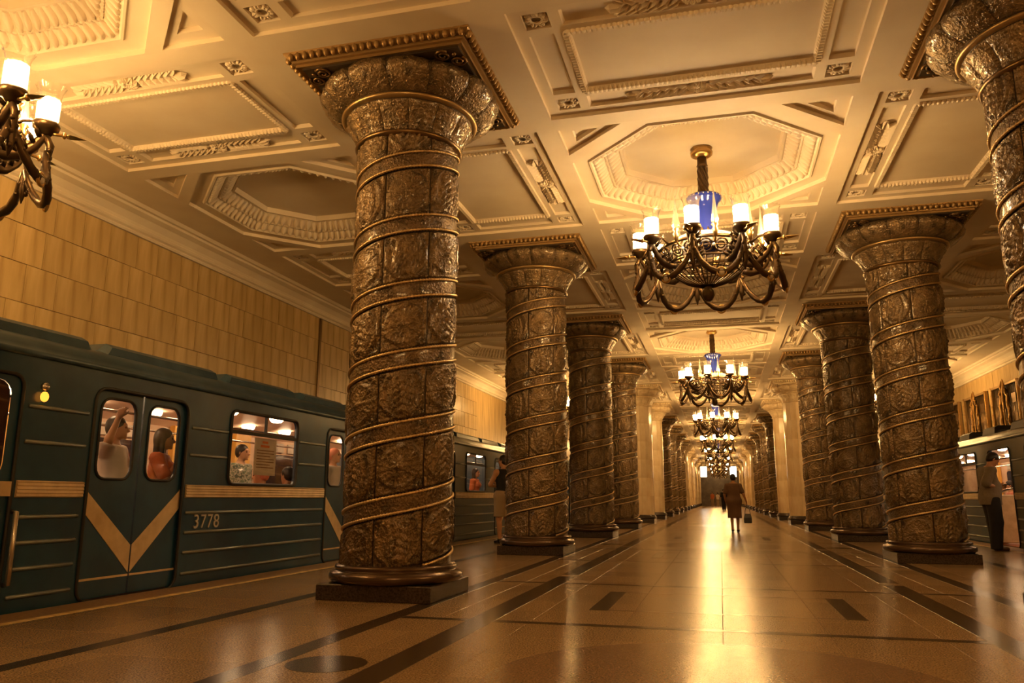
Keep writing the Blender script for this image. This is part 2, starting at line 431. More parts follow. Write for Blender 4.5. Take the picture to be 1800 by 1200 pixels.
COF = {('rect', 0): rect_coffer('n', HX_N, HY_R), ('rect', 1): rect_coffer('a', HX_A, HY_R), ('strip', 1): rect_coffer('s', HX_S, HY_O),
       ('octagon', 0): oct_coffer(HX_N, HY_O), ('octagon', 1): oct_coffer(HX_A, HY_O)}
for kind, x, y in bays:
    base, parts = COF[(kind, 0 if x == 0 else 1)]
    c = link('coffer', base, ceil_o, (x, y, 0))
    if y < -1: continue
    for nm, me, p, r in parts:
        if y > 62 and nm in ('rosette', 'bead_moulding'): continue
        o = link(nm, me, c, p, (0, 0, r))
        if nm == 'leaf_moulding': o['kind'] = 'stuff'

# cornices along the side walls
def cornice(name, s):
    b = MB()
    prof = [(0, 4.95), (.06, 4.955), (.075, 4.985), (.06, 5.01), (.10, 5.03), (.115, 5.06), (.10, 5.08), (.12, 5.12), (.20, 5.20), (.30, 5.235), (.31, 5.27), (.36, 5.275), (.40, 5.3175), (0, 5.3175)]
    b.rings([[(s * (XW - d), y, z) for d, z in prof] for y in (yA, yB)], True, True, False)
    return structure(b.obj(name, M['plaster']))
cornice('trim_1', -1); cornice('trim_2', 1)

# ------------------------------------------------------------------ side walls
def side_wall(name, s, ya, yb, z0=2.0, z1=4.95):
    w = MB(); w.box((min(s * XW, s * (XW + .3)) , yA, -1.3), (max(s * XW, s * (XW + .3)), yB, H + .1))
    o = structure(w.obj(name, M['marble_wall']))
    h = .515; rows_ = []
    z = 4.95
    while z > z0: rows_.append((z - h, z)); z -= h
    ms = {}
    for ri, (a, c) in enumerate(rows_):
        y = ya + (ri % 2) * .31 + .07 * ri
        while y < yb:
            wd = random.choice((.50, .58, .66, .46)); 
            if wd not in ms:
                bb = MB(); bb.bevbox((-.03, 0, 0), (.03, wd - .007, h - .007), .003); ms[wd] = bb.mesh('marble_block', M['marble_wall'])
            d = random.uniform(0, .006)
            link('marble_block', ms[wd], o, (s * (XW - .012 - d), y, a))
            y += wd
    return o
wl = side_wall('wall_left', -1, 6.6, 27.5, 2.3)
wr = side_wall('wall_right', 1, 22.5, 37, 2.0)
pil = MB(); pil.box((-XW - .02, 15.62, -1.2), (-XW + .075, 15.70, 4.94)); p_ = pil.obj('cable_duct', M['bronze'], wl)
for nm, y in (('wall_back', yA), ('wall_end', yB)):
    b = MB(); b.box((-XW - .3, y - .15, -1.3), (XW + .3, y + .15, H + .6)); e = structure(b.obj(nm, M['mosaic'] if nm == 'wall_end' else M['marble_wall']))
    if nm == 'wall_end':
        f = MB()
        for x0, x1 in ((-3.2, -2.6), (2.6, 3.2)): f.bevbox((x0, y - .45, 0), (x1, y - .14, 5.2), .03)
        f.bevbox((-3.2, y - .45, 4.7), (3.2, y - .14, 5.25), .03); f.obj('portal_frame', M['marble_col'], e)
        g = MB()
        for i in range(4): g.bevbox((-2.4 + i * 1.22, y - .22, .9), (-2.4 + i * 1.22 + 1.14, y - .14, 4.2), .02)
        g.obj('mosaic_field', M['mosaic'], e)

# ------------------------------------------------------------------ floor
fl = MB(); fl.box((-XE, yA, -.30), (XE, yB, -.006)); floor = structure(fl.obj('floor', M['grout']))
def slab(nm, x0, y0, x1, y1, m, z=0., t=.02, g=.0015):
    b = MB(); b.bevbox((x0 + g, y0 + g, z - t), (x1 - g, y1 - g, z), .0012); return b.obj(nm, m, floor)
NX0, NX1 = -4.97, 4.97
xs = np.linspace(NX0, NX1, 15)
sme = {}
yy = [2.9 + .62 * i for i in range(21)]
w_ = float(xs[1] - xs[0])
b = MB(); b.bevbox((.002, .002, -.02), (w_ - .002, .618, 0), .0012); SL = b.mesh('floor_slab', M['granite'])
for j in range(20):
    for i in range(14):
        link('floor_slab', SL, floor, (float(xs[i]), yy[j], 0))
yend = 2.9 + .62 * 20
slab('floor_slab', NX0, yend, NX1, yB, M['granite'])
slab('floor_slab', NX0, yA, NX1, 2.9, M['granite'])
for s in (-1, 1):
    a, c = sorted((s * 4.97, s * 5.08)); a2, c2 = sorted((s * 5.10, s * 5.165)); a3, c3 = sorted((s * 5.165, s * XE))
    slab('floor_slab', a, yA, c + (0), yB, M['granite']); slab('edge_line', a2 - .01, yA, c2, yB, M['edge_paint'], .001); slab('edge_stone', a3, yA, c3, yB, M['edge_stone'])
def inlay(x0, y0, x1, y1, m='granite_dark', z=.0012): slab('floor_inlay', x0, y0, x1, y1, M[m], z, .01, 0)
for s in (-1, 1):
    a, c = sorted((s * 3.75, s * 3.895)); inlay(a, yA, c, yB)
    a, c = sorted((s * 2.44, s * 2.60)); inlay(a, yA, c, yB)
    for k in range(-1, KN):
        yc = Y0 + SY * k
        a, c = sorted((s * 1.69, s * 1.90)); inlay(a, yc - 3.6, c, yc + 2.25, z=.0016)
for k in range(-1, KN):
    yc = Y0 + SY * k
    for d in (-1.34, 1.46): inlay(-2.44, yc + d, 2.44, yc + d + .10, z=.0010)
    for s in (-1, 1):
        a, c = sorted((s * .93, s * 1.09)); inlay(a, yc - .50, c, yc + .86, z=.0012)
    for d in (-.50, .80): inlay(-.93, yc + d, .93, yc + d + .05, 'granite_mid', z=.0012)
for k in range(-1, 9):
    yc = Y0 - SY / 2 + 2 * SY * k
    b = MB(); b.lathe([(1.22, -.01), (1.22, .0014)], 40, TR(0, yc, 0), False); b.obj('floor_inlay', M['granite_mid'], floor)
    for s in (-1, 1):
        b = MB(); b.lathe([(.23, -.01), (.23, .0014)], 24, TR(s * 2.17, yc, 0), False); b.obj('floor_inlay', M['granite_dark'], floor)
for s in (-1, 1):
    b = MB(); a, c = sorted((s * (XE - .02), s * (XW + .2))); b.box((a, yA, -1.45), (c, yB, -1.25))
    structure(b.obj('trackbed', M['track']))

# ------------------------------------------------------------------ columns
SHAFT0, SHAFT1, RS = .30, 4.55, .515
PITCH, BAND, ZP = .68, .155, .235
NP = 7; DTH = 2 * PI / NP; TH0 = math.radians(-92.7)
def zhel(th): return ZP + PITCH * th / (2 * PI)
def relief(kind, u, v):   # height of the pressed glass relief
    x, y = (u - .5) * 2, (v - .5) * 2
    h = 0.
    e = min(1 - abs(x), 1 - abs(y))
    h += .010 if .05 < e < .11 else (-.006 if e <= .05 else 0)
    if kind == 0:       # nested pointed shield with veins
        w = .82 * (1 - abs(y) ** 2.2 * (.9 if y < 0 else .55)) + .02
        w2 = w * .52
        if abs(y) < .90:
            if abs(abs(x) - w) < .075: h += .020
            elif abs(x) < w:
                h += .010 + .006 * math.cos(x * 26 + abs(y) * 6)
                if abs(abs(x) - w2) < .06 and abs(y) < .74: h += .012
                elif abs(x) < w2 and abs(y) < .74: h += .010 + .007 * math.cos(y * 22 + abs(x) * 16) + (.008 if abs(x) < .06 else 0)
    else:               # rayed star medallion
        r = math.hypot(x, y * 1.05); a = math.atan2(y, x)
        if r < .86:
            if r > .76: h += .016
            elif r < .2: h += .030 * (1 - (r / .2) ** 2) + .006
            else: h += .008 + .016 * abs(math.cos(a * 5)) ** 2 * (1 - r / .8) + .006 * math.cos(a * 20)
        elif abs(x) > .62 and abs(y) > .62: h += .012 * math.cos((abs(x) - .8) * 14) * math.cos((abs(y) - .8) * 14)
    return h
def panel_mesh(kind, zmin=None, zmax=None, ith=0):
    n = 28; P = []
    g = .004
    for j in range(n + 1):
        v = j / n; row = []
        for i in range(n + 1):
            u = i / n; th = (u * (1 - 2 * g / .4) + g / .4) * DTH
            zb = PITCH * th / (2 * PI) + BAND + .022; zt = PITCH * th / (2 * PI) + PITCH - .022
            z = zb + (zt - zb) * v
            if zmin is not None: z = max(z, zmin)
            if zmax is not None: z = min(z, zmax)
            r = RS + .004 + 1.35 * relief(kind, u, v)
            if i in (0, n) or j in (0, n): r = RS - .004
            row.append((r * math.cos(th), r * math.sin(th), z))
        P.append(row)
    b = MB(); b.grid(P, True); return b
PME = [panel_mesh(k).mesh('glass_panel', M['glass']) for k in (0, 1)]
def glass_column():
    root = thing('glass_column', 'x', 'column')
    b = MB(); b.bevbox((-.56, -.545, 0), (.56, .545, .145), .008); b.obj('plinth', M['plinth'], root)
    b = MB(); b.lathe([(.60, .145), (.635, .165), (.645, .20), (.63, .235), (.585, .25), (.575, .262), (.59, .275), (.585, .295), (.545, .305), (.52, .32)], 48); b.obj('base_moulding', M['base_metal'], root)
    b = MB(); b.lathe([(RS - .006, SHAFT0), (RS - .006, SHAFT1 + .03)], 48); b.obj('shaft_core', M['joint'], root)
    imin = int((-PITCH - .3) / PITCH * NP); 
    for i in range(-8, 52):
        th = TH0 + i * DTH
        zb = zhel(th) + BAND; zt = zhel(th + DTH) + PITCH
        if zt < SHAFT0 + .05 or zb > SHAFT1 - .04: continue
        kind = i % 2
        if zb < SHAFT0 or zt > SHAFT1:
            bb = panel_mesh(kind, SHAFT0 - zhel(th), SHAFT1 - zhel(th)); me = bb.mesh('glass_panel', M['glass'])
        else: me = PME[kind]
        link('glass_panel', me, root, (0, 0, zhel(th)), (0, 0, th))
    # spiral band with studs, and the two bead ropes that edge it
    def th_of(z): return (z - ZP) / PITCH * 2 * PI
    ths = np.arange(th_of(SHAFT0 - BAND), th_of(SHAFT1), 2 * PI / 96)
    P = []
    for t in ths:
        z = zhel(t); row = []
        for q in range(6):
            f = q / 5; zz = min(max(z + BAND * f, SHAFT0), SHAFT1); st = .008 * max(0, math.cos(t * 14)) ** 6 * math.sin(PI * f) + .004 * abs(math.sin(f * PI * 3))
            row.append(((RS + .006 + st) * math.cos(t), (RS + .006 + st) * math.sin(t), zz))
        P.append(row)
    b = MB(); b.grid([[P[j][i] for j in range(len(P))] for i in range(6)][::-1]); b.obj('spiral_band', M['glass_band'], root)
    for dz in (0, BAND):
        t0, t1 = th_of(SHAFT0 - dz + .012), th_of(SHAFT1 - dz - .02)
        nb = int((t1 - t0) * RS / .030); pts = []; rad = []
        for q in range(nb * 3):
            t = t0 + (t1 - t0) * q / (nb * 3); pts.append(((RS + .016) * math.cos(t), (RS + .016) * math.sin(t), zhel(t) + dz)); rad.append((.011, .0185, .0165)[q % 3])
        b = MB(); b.tube(pts, rad, 6, None, False, True, (0, 0, 1)); b.obj('bead_rope', M['rope'], root)
    capital(root, M['glass_cap'], M['goldtrim'], True)
    return root
def profile_at(prof, t):
    t *= len(prof) - 1; i = min(int(t), len(prof) - 2); f = t - i
    return prof[i][0] + (prof[i + 1][0] - prof[i][0]) * f, prof[i][1] + (prof[i + 1][1] - prof[i][1]) * f
LOW = [(.535, 4.585), (.545, 4.63), (.575, 4.70), (.625, 4.78), (.685, 4.855)]
UPP = [(.735, 4.915), (.79, 4.94), (.87, 4.99), (.93, 5.06), (.935, 5.125), (.89, 5.185), (.84, 5.20)]
def cap_panel(prof, n, hgt, m):
    A = 2 * PI / n; P = []; nu, nv = 14, 16
    for j in range(nv + 1):
        row = []
        for i in range(nu + 1):
            u, v = i / nu, j / nv; r, z = profile_at(prof, v)
            x = (u - .5) * 2; d = 0
            if i in (0, nu) or j in (0, nv): d = -.012
            else:
                if v < .22: d = .016 * abs(math.cos(x * 7.5))
                else:
                    w = .8 * math.sin(PI * min(1, (v - .2) / .8) * .92 + .12)
                    d = .02 * max(0, 1 - abs(abs(x) - w) / .16) + (.028 * max(0, 1 - (abs(x) / max(w, .1)) ** 2) * (.7 + .3 * math.cos(v * 30 + abs(x) * 7)) if abs(x) < w else 0)
            th = (u - .5) * A * .985
            row.append(((r + d * hgt) * math.cos(th), (r + d * hgt) * math.sin(th), z))
        P.append(row)
    b = MB(); b.grid(P); return b.mesh('capital_panel', m)
CPM = {}
def capital(root, m, trim, glass):
    b = MB(); b.lathe([(.52, SHAFT1 - .02), (.55, SHAFT1 - .015), (.575, SHAFT1 + .005), (.565, SHAFT1 + .03), (.54, SHAFT1 + .04)], 48); b.obj('neck_ring', M['bronze'] if glass else m, root)
    b = MB(); b.lathe([(r - .015, z) for r, z in LOW] + [(r - .015, z) for r, z in UPP], 48); b.obj('capital_core', M['joint'] if glass else m, root)
    b = MB(); b.lathe([(.69, 4.862), (.715, 4.868), (.73, 4.885), (.725, 4.903), (.705, 4.912)], 48); b.obj('capital_ring', M['ring'] if glass else m, root)
    key = glass
    if key not in CPM: CPM[key] = (cap_panel(LOW, 13, 1, m), cap_panel(UPP, 13, 1.25, m))
    for q in range(2):
        for i in range(13): link('capital_panel', CPM[key][q], root, None, (0, 0, 2 * PI * i / 13 + q * PI / 13))
    # abacus
    ax, ay = .885, .905
    b = MB(); R = []
    for e, z in ((-.03, 5.21), (.0, 5.195), (.0, 5.225), (.03, 5.23), (.035, 5.255)):
        R.append([(sx * (ax + e), sy * (ay + e), z) for sx, sy in ((-1, -1), (1, -1), (1, 1), (-1, 1))])
    b.rings(R, True, True, False); b.obj('abacus', M['goldtrim'] if glass else m, root)
    b = MB(); b.box((-ax + .05, -ay + .05, 5.19), (ax - .05, ay - .05, 5.212)); b.obj('soffit', M['joint'] if glass else m, root)
    # egg moulding round the abacus
    R = []
    for e, z in ((.03, 5.255), (.06, 5.262), (.095, 5.30), (.10, 5.316), (0, 5.316)):
        R.append([(sx * (ax + e), sy * (ay + e), z) for sx, sy in ((-1, -1), (1, -1), (1, 1), (-1, 1))])
    b = MB(); b.rings(R, True, True, False)
    for s in (-1, 1):
        for q in range(24):
            t = -1 + 2 * (q + .5) / 24
            b.ball((t * (ax + .055), s * (ay + .074), 5.275), (.031, .036, .046), 7, 5)
            b.ball((s * (ax + .074), t * (ay + .055), 5.275), (.036, .031, .046), 7, 5)
    b.obj('egg_moulding', trim if glass else m, root)
    sc = scroll_mesh(m if not glass else M['bronze'])
    for i in range(4): link('corner_scroll', sc, root, (0, 0, 5.19), (0, 0, PI / 4 + i * PI / 2))
SCM = {}
def scroll_mesh(m):
    if m.name in SCM: return SCM[m.name]
    b = MB()
    for s in (-1, 1):
        pts = []; rad = []
        for q in range(22):
            t = q / 21; a = t * 2.3 * 2 * PI * .8; r = .085 * (1 - t * .8)
            pts.append((1.0 + s * 0 + r * math.cos(a) - .0, s * (.085 + 0 * t) + s * r * math.sin(a), -.008 - .01 * t)); rad.append(.016 * (1 - .4 * t))
        b.tube(pts, rad, 5)
        leaf(b, .93, s * .02, s * 2.2, .16, .06)
    b.ball((1.07, 0, -.005), (.035, .022, .02), 6, 4)
    SCM[m.name] = b.mesh('corner_scroll', m); return SCM[m.name]
def marble_column():
    root = thing('marble_column', 'x', 'column')
    b = MB(); b.bevbox((-.56, -.545, 0), (.56, .545, .145), .008); b.obj('plinth', M['plinth'], root)
    b = MB(); b.lathe([(.60, .145), (.63, .17), (.62, .22), (.58, .25), (.57, .28), (.54, .30)], 32); b.obj('base_moulding', M['plinth'], root)
    # octagonal shaft of stacked facets
    hs = (4.56 - .30) / 6
    b = MB(); r0 = .53
    Rr = []
    for z in (0.003, hs - .003): Rr.append([(r0 / math.cos(PI / 16) * math.cos(2 * PI * (i + .5) / 16), r0 / math.cos(PI / 16) * math.sin(2 * PI * (i + .5) / 16), z) for i in range(16)])
    # each facet separated by a fine groove
    b2 = MB()
    for i in range(16):
        a = 2 * PI * i / 16; w = r0 * math.tan(PI / 16) - .003
        b2.add([(r0 - .03, -w, .002), (r0, -w, .002), (r0, w, .002), (r0 - .03, w, .002), (r0 - .03, -w, hs - .002), (r0, -w, hs - .002), (r0, w, hs - .002), (r0 - .03, w, hs - .002)],
               [(1, 2, 6, 5), (0, 1, 5, 4), (2, 3, 7, 6), (4, 5, 6, 7), (3, 2, 1, 0)], False, RZ(a))
    me = b2.mesh('marble_drum', M['marble_col'])
    for j in range(6): link('marble_drum', me, root, (0, 0, .30 + hs * j), (0, 0, 0))
    b = MB(); b.lathe([(r0 - .012, .29), (r0 - .012, 4.6)], 16, RZ(PI / 16), False); b.obj('shaft_core', M['marble_col'], root)
    capital(root, M['marble_cap'], M['marble_cap'], False)
    return root
ORD = 'first second third fourth fifth sixth seventh eighth ninth tenth eleventh twelfth thirteenth fourteenth fifteenth sixteenth seventeenth eighteenth nineteenth'.split()
protoG = protoM = None
for side, sx in (('left', -1), ('right', 1)):
    ng = nm = 0
    for k in range(KN):
        g = k in (0, 1, 2, 3, 6, 7, 8, 9)
        loc = (sx * XC, Y0 + SY * k, 0)
        if g:
            if protoG is None: protoG = c = glass_column()
            else: c = dup(protoG)
            ng += 1
            extra = {('left', 0): 'largest column, embossed brown glass wound with bead ropes, beside the blue train',
                     ('right', 0): 'embossed glass column cut off by the right edge of the view',
                     ('left', 1): 'embossed glass column beside the man in black vest',
                     ('right', 1): 'embossed glass column beside the man looking down at his hands'}.get((side, k))
            lab = extra or f'brown glass column with spiral bead ropes, {ORD[k]} from the camera in the {side} row'
            tag(c, lab, 'column', 'embossed glass columns')
        else:
            if protoM is None: protoM = c = marble_column()
            else: c = dup(protoM)
            tag(c, f'pale golden marble column with carved capital, {ORD[k]} from the camera in the {side} row', 'column', 'pale marble columns')
        c.location = loc

# ------------------------------------------------------------------ chandeliers
LAMP_R = .88
def chandelier_proto():
    """hangs with its canopy at z = 0; 9 lamps on the rim, crystal spires between them, garland swags below"""
    root = thing('chandelier', 'x', 'chandelier')
    z = lambda a: a - 5.655
    b = MB(); b.lathe([(.05, z(5.52)), (.10, z(5.53)), (.145, z(5.56)), (.15, z(5.60)), (.12, z(5.63)), (.15, z(5.655))], 24); b.obj('canopy', M['brass'], root)
    b = MB(); b.lathe([(.062, z(5.54)), (.066, z(5.42)), (.078, z(5.40)), (.055, z(5.38)), (.06, z(5.1)), (.075, z(5.0)), (.09, z(4.94)), (.05, z(4.93))], 14)
    for i in range(7):
        a = 2 * PI * i / 7
        b.tube([(.058 * math.cos(a + q * .35), .058 * math.sin(a + q * .35), z(5.38 - .40 * q / 8)) for q in range(9)], [.016, .02, .014, .022, .014, .022, .014, .024, .012], 5)
    b.obj('stem', M['iron'], root)
    b = MB(); b.lathe([(.06, z(4.955)), (.20, z(4.965)), (.235, z(4.945)), (.245, z(4.92)), (.225, z(4.885)), (.19, z(4.84)), (.172, z(4.76)), (.166, z(4.60)), (.165, z(4.45)), (.17, z(4.25)), (.15, z(4.17))], 32); b.obj('vase', M['vase'], root)
    b = MB()
    for i in range(24):
        a = 2 * PI * i / 24; b.ball((.24 * math.cos(a), .24 * math.sin(a), z(4.925)), .010, 5, 3)
    b.obj('vase_studs', M['gem'], root)
    # pale enamel gallery on top of the bowl
    b = MB(); b.lathe([(.36, z(4.20)), (.375, z(4.20)), (.39, z(4.33)), (.40, z(4.345)), (.375, z(4.345)), (.36, z(4.33)), (.36, z(4.20))], 36, None, True, False); b.obj('gallery_ring', M['gallery'], root)
    b = MB()
    for i in range(18):
        a = 2 * PI * i / 18; Mx = RZ(a) @ TR(.21, 0, z(4.34))
        b.tube([(0, 0, 0), (.02, 0, .06), (.0, 0, .12)], [.012, .022, .003], 5, Mx)
    b.obj('leaf_crown', M['brass'], root)
    # pierced bowl: ribs, rings and filigree circles
    prof = [(.60, 4.20), (.585, 4.10), (.53, 3.98), (.43, 3.86), (.29, 3.76), (.13, 3.70), (.05, 3.685)]
    b = MB()
    for i in range(36):
        b.tube([(r, 0, z(h)) for r, h in prof[2:]], [.010, .010, .010, .009, .008], 4, RZ(2 * PI * i / 36))
    for r, h, t in ((.60, 4.20, .024), (.53, 3.98, .014), (.575, 4.09, .010), (.43, 3.86, .010)):
        b.tube([(r * math.cos(2 * PI * q / 40), r * math.sin(2 * PI * q / 40), z(h)) for q in range(40)], t, 5, None, True)
    for i in range(18):
        Mx = RZ(2 * PI * (i + .5) / 18) @ TR(.563, 0, z(4.09)) @ Matrix.Rotation(.5, 4, 'Y')
        for rr, t in ((.085, .012), (.045, .010)):
            b.tube([(0, rr * math.cos(2 * PI * q / 12), rr * math.sin(2 * PI * q / 12)) for q in range(12)], t, 4, Mx, True)
    b.obj('bowl', M['iron'], root)
    b = MB()
    for i in range(18): b.ball((.575 * math.cos(2 * PI * i / 18), .575 * math.sin(2 * PI * i / 18), z(4.085)), .026, 7, 4)
    b.obj('bowl_bosses', M['gem'], root)
    b = MB(); b.lathe([(.02, z(3.48)), (.05, z(3.50)), (.085, z(3.56)), (.075, z(3.63)), (.04, z(3.67)), (.06, z(3.69)), (.05, z(3.72))], 10)
    b.obj('finial', M['iron'], root)
    # ---- repeated members
    arm = MB()
    pts = [(.50, 3.93), (.60, 3.90), (.71, 3.93), (.80, 4.02), (.86, 4.12), (.88, 4.20)]
    arm.tube([(r, 0, z(h)) for r, h in pts], [(.055, .035), (.06, .05), (.055, .05), (.05, .04), (.04, .035), (.035, .035)], 7)
    for q, (r, h) in enumerate(((.60, 3.93), (.68, 3.94), (.75, 3.98), (.80, 4.05), (.84, 4.12))):
        for s in (-1, 1):
            arm.tube([(r, s * .03, z(h)), (r - .02, s * .075, z(h + .04)), (r - .06, s * .085, z(h + .10))], [.022, .02, .004], 5)
    arm.tube([(.88, 0, z(4.2)), (.80, 0, z(4.27)), (.70, 0, z(4.25)), (.62, 0, z(4.19))], [.022, .016, .014, .018], 5)
    arm.tube([(.60, 0, z(3.95)), (.62, 0, z(4.08)), (.70, 0, z(4.14)), (.74, 0, z(4.08)), (.70, 0, z(4.05))], [.022, .018, .015, .012, .008], 5)
    arm_me = arm.mesh('arm', M['iron'])
    hold = MB(); hold.lathe([(.03, z(4.14)), (.05, z(4.15)), (.075, z(4.19)), (.108, z(4.205)), (.115, z(4.24)), (.105, z(4.265)), (.03, z(4.262))], 16, TR(LAMP_R, 0, 0)); hold_me = hold.mesh('cup_holder', M['iron'])
    cup = MB()
    n = 24; R = []
    for r, h, fl in ((.085, 4.262, 0), (.094, 4.30, 0), (.094, 4.42, .002), (.092, 4.50, .003), (.098, 4.56, .004), (.113, 4.60, .007), (.122, 4.625, .012)):
        R.append([((r + fl * math.cos(i * PI)) * math.cos(2 * PI * i / n), (r + fl * math.cos(i * PI)) * math.sin(2 * PI * i / n), z(h + fl * .5 * math.cos(i * PI))) for i in range(n)])
    cup.rings(R, True, False, True, TR(LAMP_R, 0, 0)); cup_me = cup.mesh('glass_cup', M['cup'])
    bul = MB(); bul.lathe([(.03, z(4.266)), (.052, z(4.275)), (.066, z(4.30)), (.087, z(4.49))], 14, TR(LAMP_R, 0, 0), True, False); blocker = MB(); blocker.lathe([(.088, z(4.489)), (.082, z(4.502)), (.03, z(4.508))], 14, TR(LAMP_R, 0, 0)); blocker_me = blocker.mesh('uplight_blocker', M['gallery']); bul_me = bul.mesh('bulb', M['bulb'])  # added opaque lid, bulb flared, to keep upward light off the dome
    bulc_me = bul.mesh('bulb', M['bulb_cool'])
    sp = MB(); zz = z(4.17)
    sp.tube([(.90, 0, zz), (1.04, 0, zz + .005)], [.016, .016], 6); sp.ball((1.03, 0, zz + .004), (.022, .034, .034), 7, 4)
    sp.rings([[(1.05, .02, zz), (1.05, 0, zz + .02), (1.05, -.02, zz), (1.05, 0, zz - .02)], [(1.075, .055, zz), (1.075, 0, zz + .022), (1.075, -.055, zz), (1.075, 0, zz - .022)],
              [(1.12, .045, zz), (1.12, 0, zz + .02), (1.12, -.045, zz), (1.12, 0, zz - .02)], [(1.21, .003, zz), (1.21, 0, zz + .003), (1.21, -.003, zz), (1.21, 0, zz - .003)]], True, True, False)
    sp_me = sp.mesh('spearhead', M['brass'])
    spi = MB(); r_ = .72
    spi.lathe([(.034, z(4.31)), (.052, z(4.36)), (.046, z(4.40)), (.030, z(4.50)), (.018, z(4.62)), (.004, z(4.76))], 6, TR(r_, 0, 0), False); spi_me = spi.mesh('crystal_spire', M['crystal'])
    st = MB(); st.lathe([(.02, z(4.14)), (.03, z(4.2)), (.045, z(4.24)), (.025, z(4.27)), (.05, z(4.30)), (.04, z(4.315))], 8, TR(r_, 0, 0))
    st.tube([(.58, 0, z(4.18)), (.66, 0, z(4.10)), (r_, 0, z(4.15))], [.016, .018, .016], 5)
    st_me = st.mesh('spire_holder', M['brass'])
    sw = MB(); rA = 1.0; A9 = 2 * PI / 9; pts = []; rad = []
    for q in range(15):
        t = q / 14 * 2 - 1; a = t * A9 / 2 * .97; d = 1 - t * t
        rr = .90 + .07 * d
        pts.append((rr * math.cos(a), rr * math.sin(a), z(3.99 - .385 * d ** .8))); rad.append(.018 + .022 * d ** .5 + (.006 if q % 2 else 0))
    sw.tube(pts, rad, 6)
    for q in range(1, 14):
        p = pts[q]
        for s in (-1, 1): sw.ball((p[0] + s * .02, p[1], p[2] + .012 * (q % 2)), .022, 5, 3)
    sw_me = sw.mesh('garland_swag', M['iron'])
    md = MB(); md.tube([(.985, .055 * math.cos(2 * PI * q / 14), z(3.60) + .055 * math.sin(2 * PI * q / 14)) for q in range(14)], .016, 5, None, True); md_me = md.mesh('swag_ring', M['brass'])
    ge = MB(); ge.ball((.985, 0, z(3.60)), (.03, .045, .045), 10, 6); ge_me = ge.mesh('swag_gem', M['gem'])
    dr = MB(); dr.tube([(.88, 0, z(4.16)), (.93, 0, z(4.05)), (.92, 0, z(3.93)), (.915, 0, z(3.80)), (.91, 0, z(3.66))], [.03, .036, .028, .04, .006], 6)
    for q in range(6): dr.ball((.93, 0.02 * (-1) ** q, z(4.06 - .06 * q)), .03, 5, 3)
    dr_me = dr.mesh('arm_drop', M['iron'])
    for i in range(9):
        a = math.radians(-90 - 10 + 40 * i)
        am = link('arm', arm_me, root, None, (0, 0, a))
        link('cup_holder', hold_me, am); link('spearhead', sp_me, am); link('arm_drop', dr_me, am)
        link('glass_cup', cup_me, am)
        bo = link('bulb', bul_me, am); link('uplight_blocker', blocker_me, am)
        if i == 0: bo['cool'] = 1
        s_ = link('spire_holder', st_me, root, None, (0, 0, a + A9 / 2)); link('crystal_spire', spi_me, s_)
        w = link('garland_swag', sw_me, root, None, (0, 0, a + A9 / 2)); link('swag_ring', md_me, w); link('swag_gem', ge_me, w)
    root['coolmesh'] = bulc_me.name
    return root, bulc_me
CH, COOL = chandelier_proto()
spots = [(0, Y0 + SY * (.5 + 2 * i), 'nave', i) for i in range(9)] + [(s * AC, Y0 + SY * (-.5 + 4 * i), 'left aisle' if s < 0 else 'right aisle', i) for s in (-1, 1) for i in range(4)] + [(0, Y0 - SY * 1.5, 'nave', -1)]
chs = []
for n_, (x, y, where, i) in enumerate(spots): chs.append(CH if n_ == 0 else dup(CH))
for c, (x, y, where, i) in zip(chs, spots):
    c.location = (x, y, H + .34)
    if x < 0 and i == 0: c.location = (-6.42, 4.67, H + .34); c.rotation_euler[2] = math.radians(-18)
    if where == 'nave' and i >= 0:
        lab = ('nearest chandelier over the nave, bronze with a bright blue vase and glass cups', 'second chandelier from the camera hanging over the nave')[i] if i < 2 else f'bronze chandelier over the nave, {ORD[i]} from the camera'
    elif i < 0: lab = 'bronze chandelier over the nave behind the camera'
    elif i == 0: lab = ('bright chandelier cut off by the left edge of the view' if x < 0 else 'bronze chandelier nearest the camera in the right aisle')
    else: lab = f'bronze chandelier in the {where}, {ORD[i]} from the camera'
    tag(c, lab, 'chandelier', f'chandeliers of the {where}')
for ch in CH.children:
    for g in ch.children:
        if g.get('cool'): g.data = COOL
for o in list(bpy.data.objects):
    if 'cool' in o: del o['cool']
    if 'coolmesh' in o: del o['coolmesh']

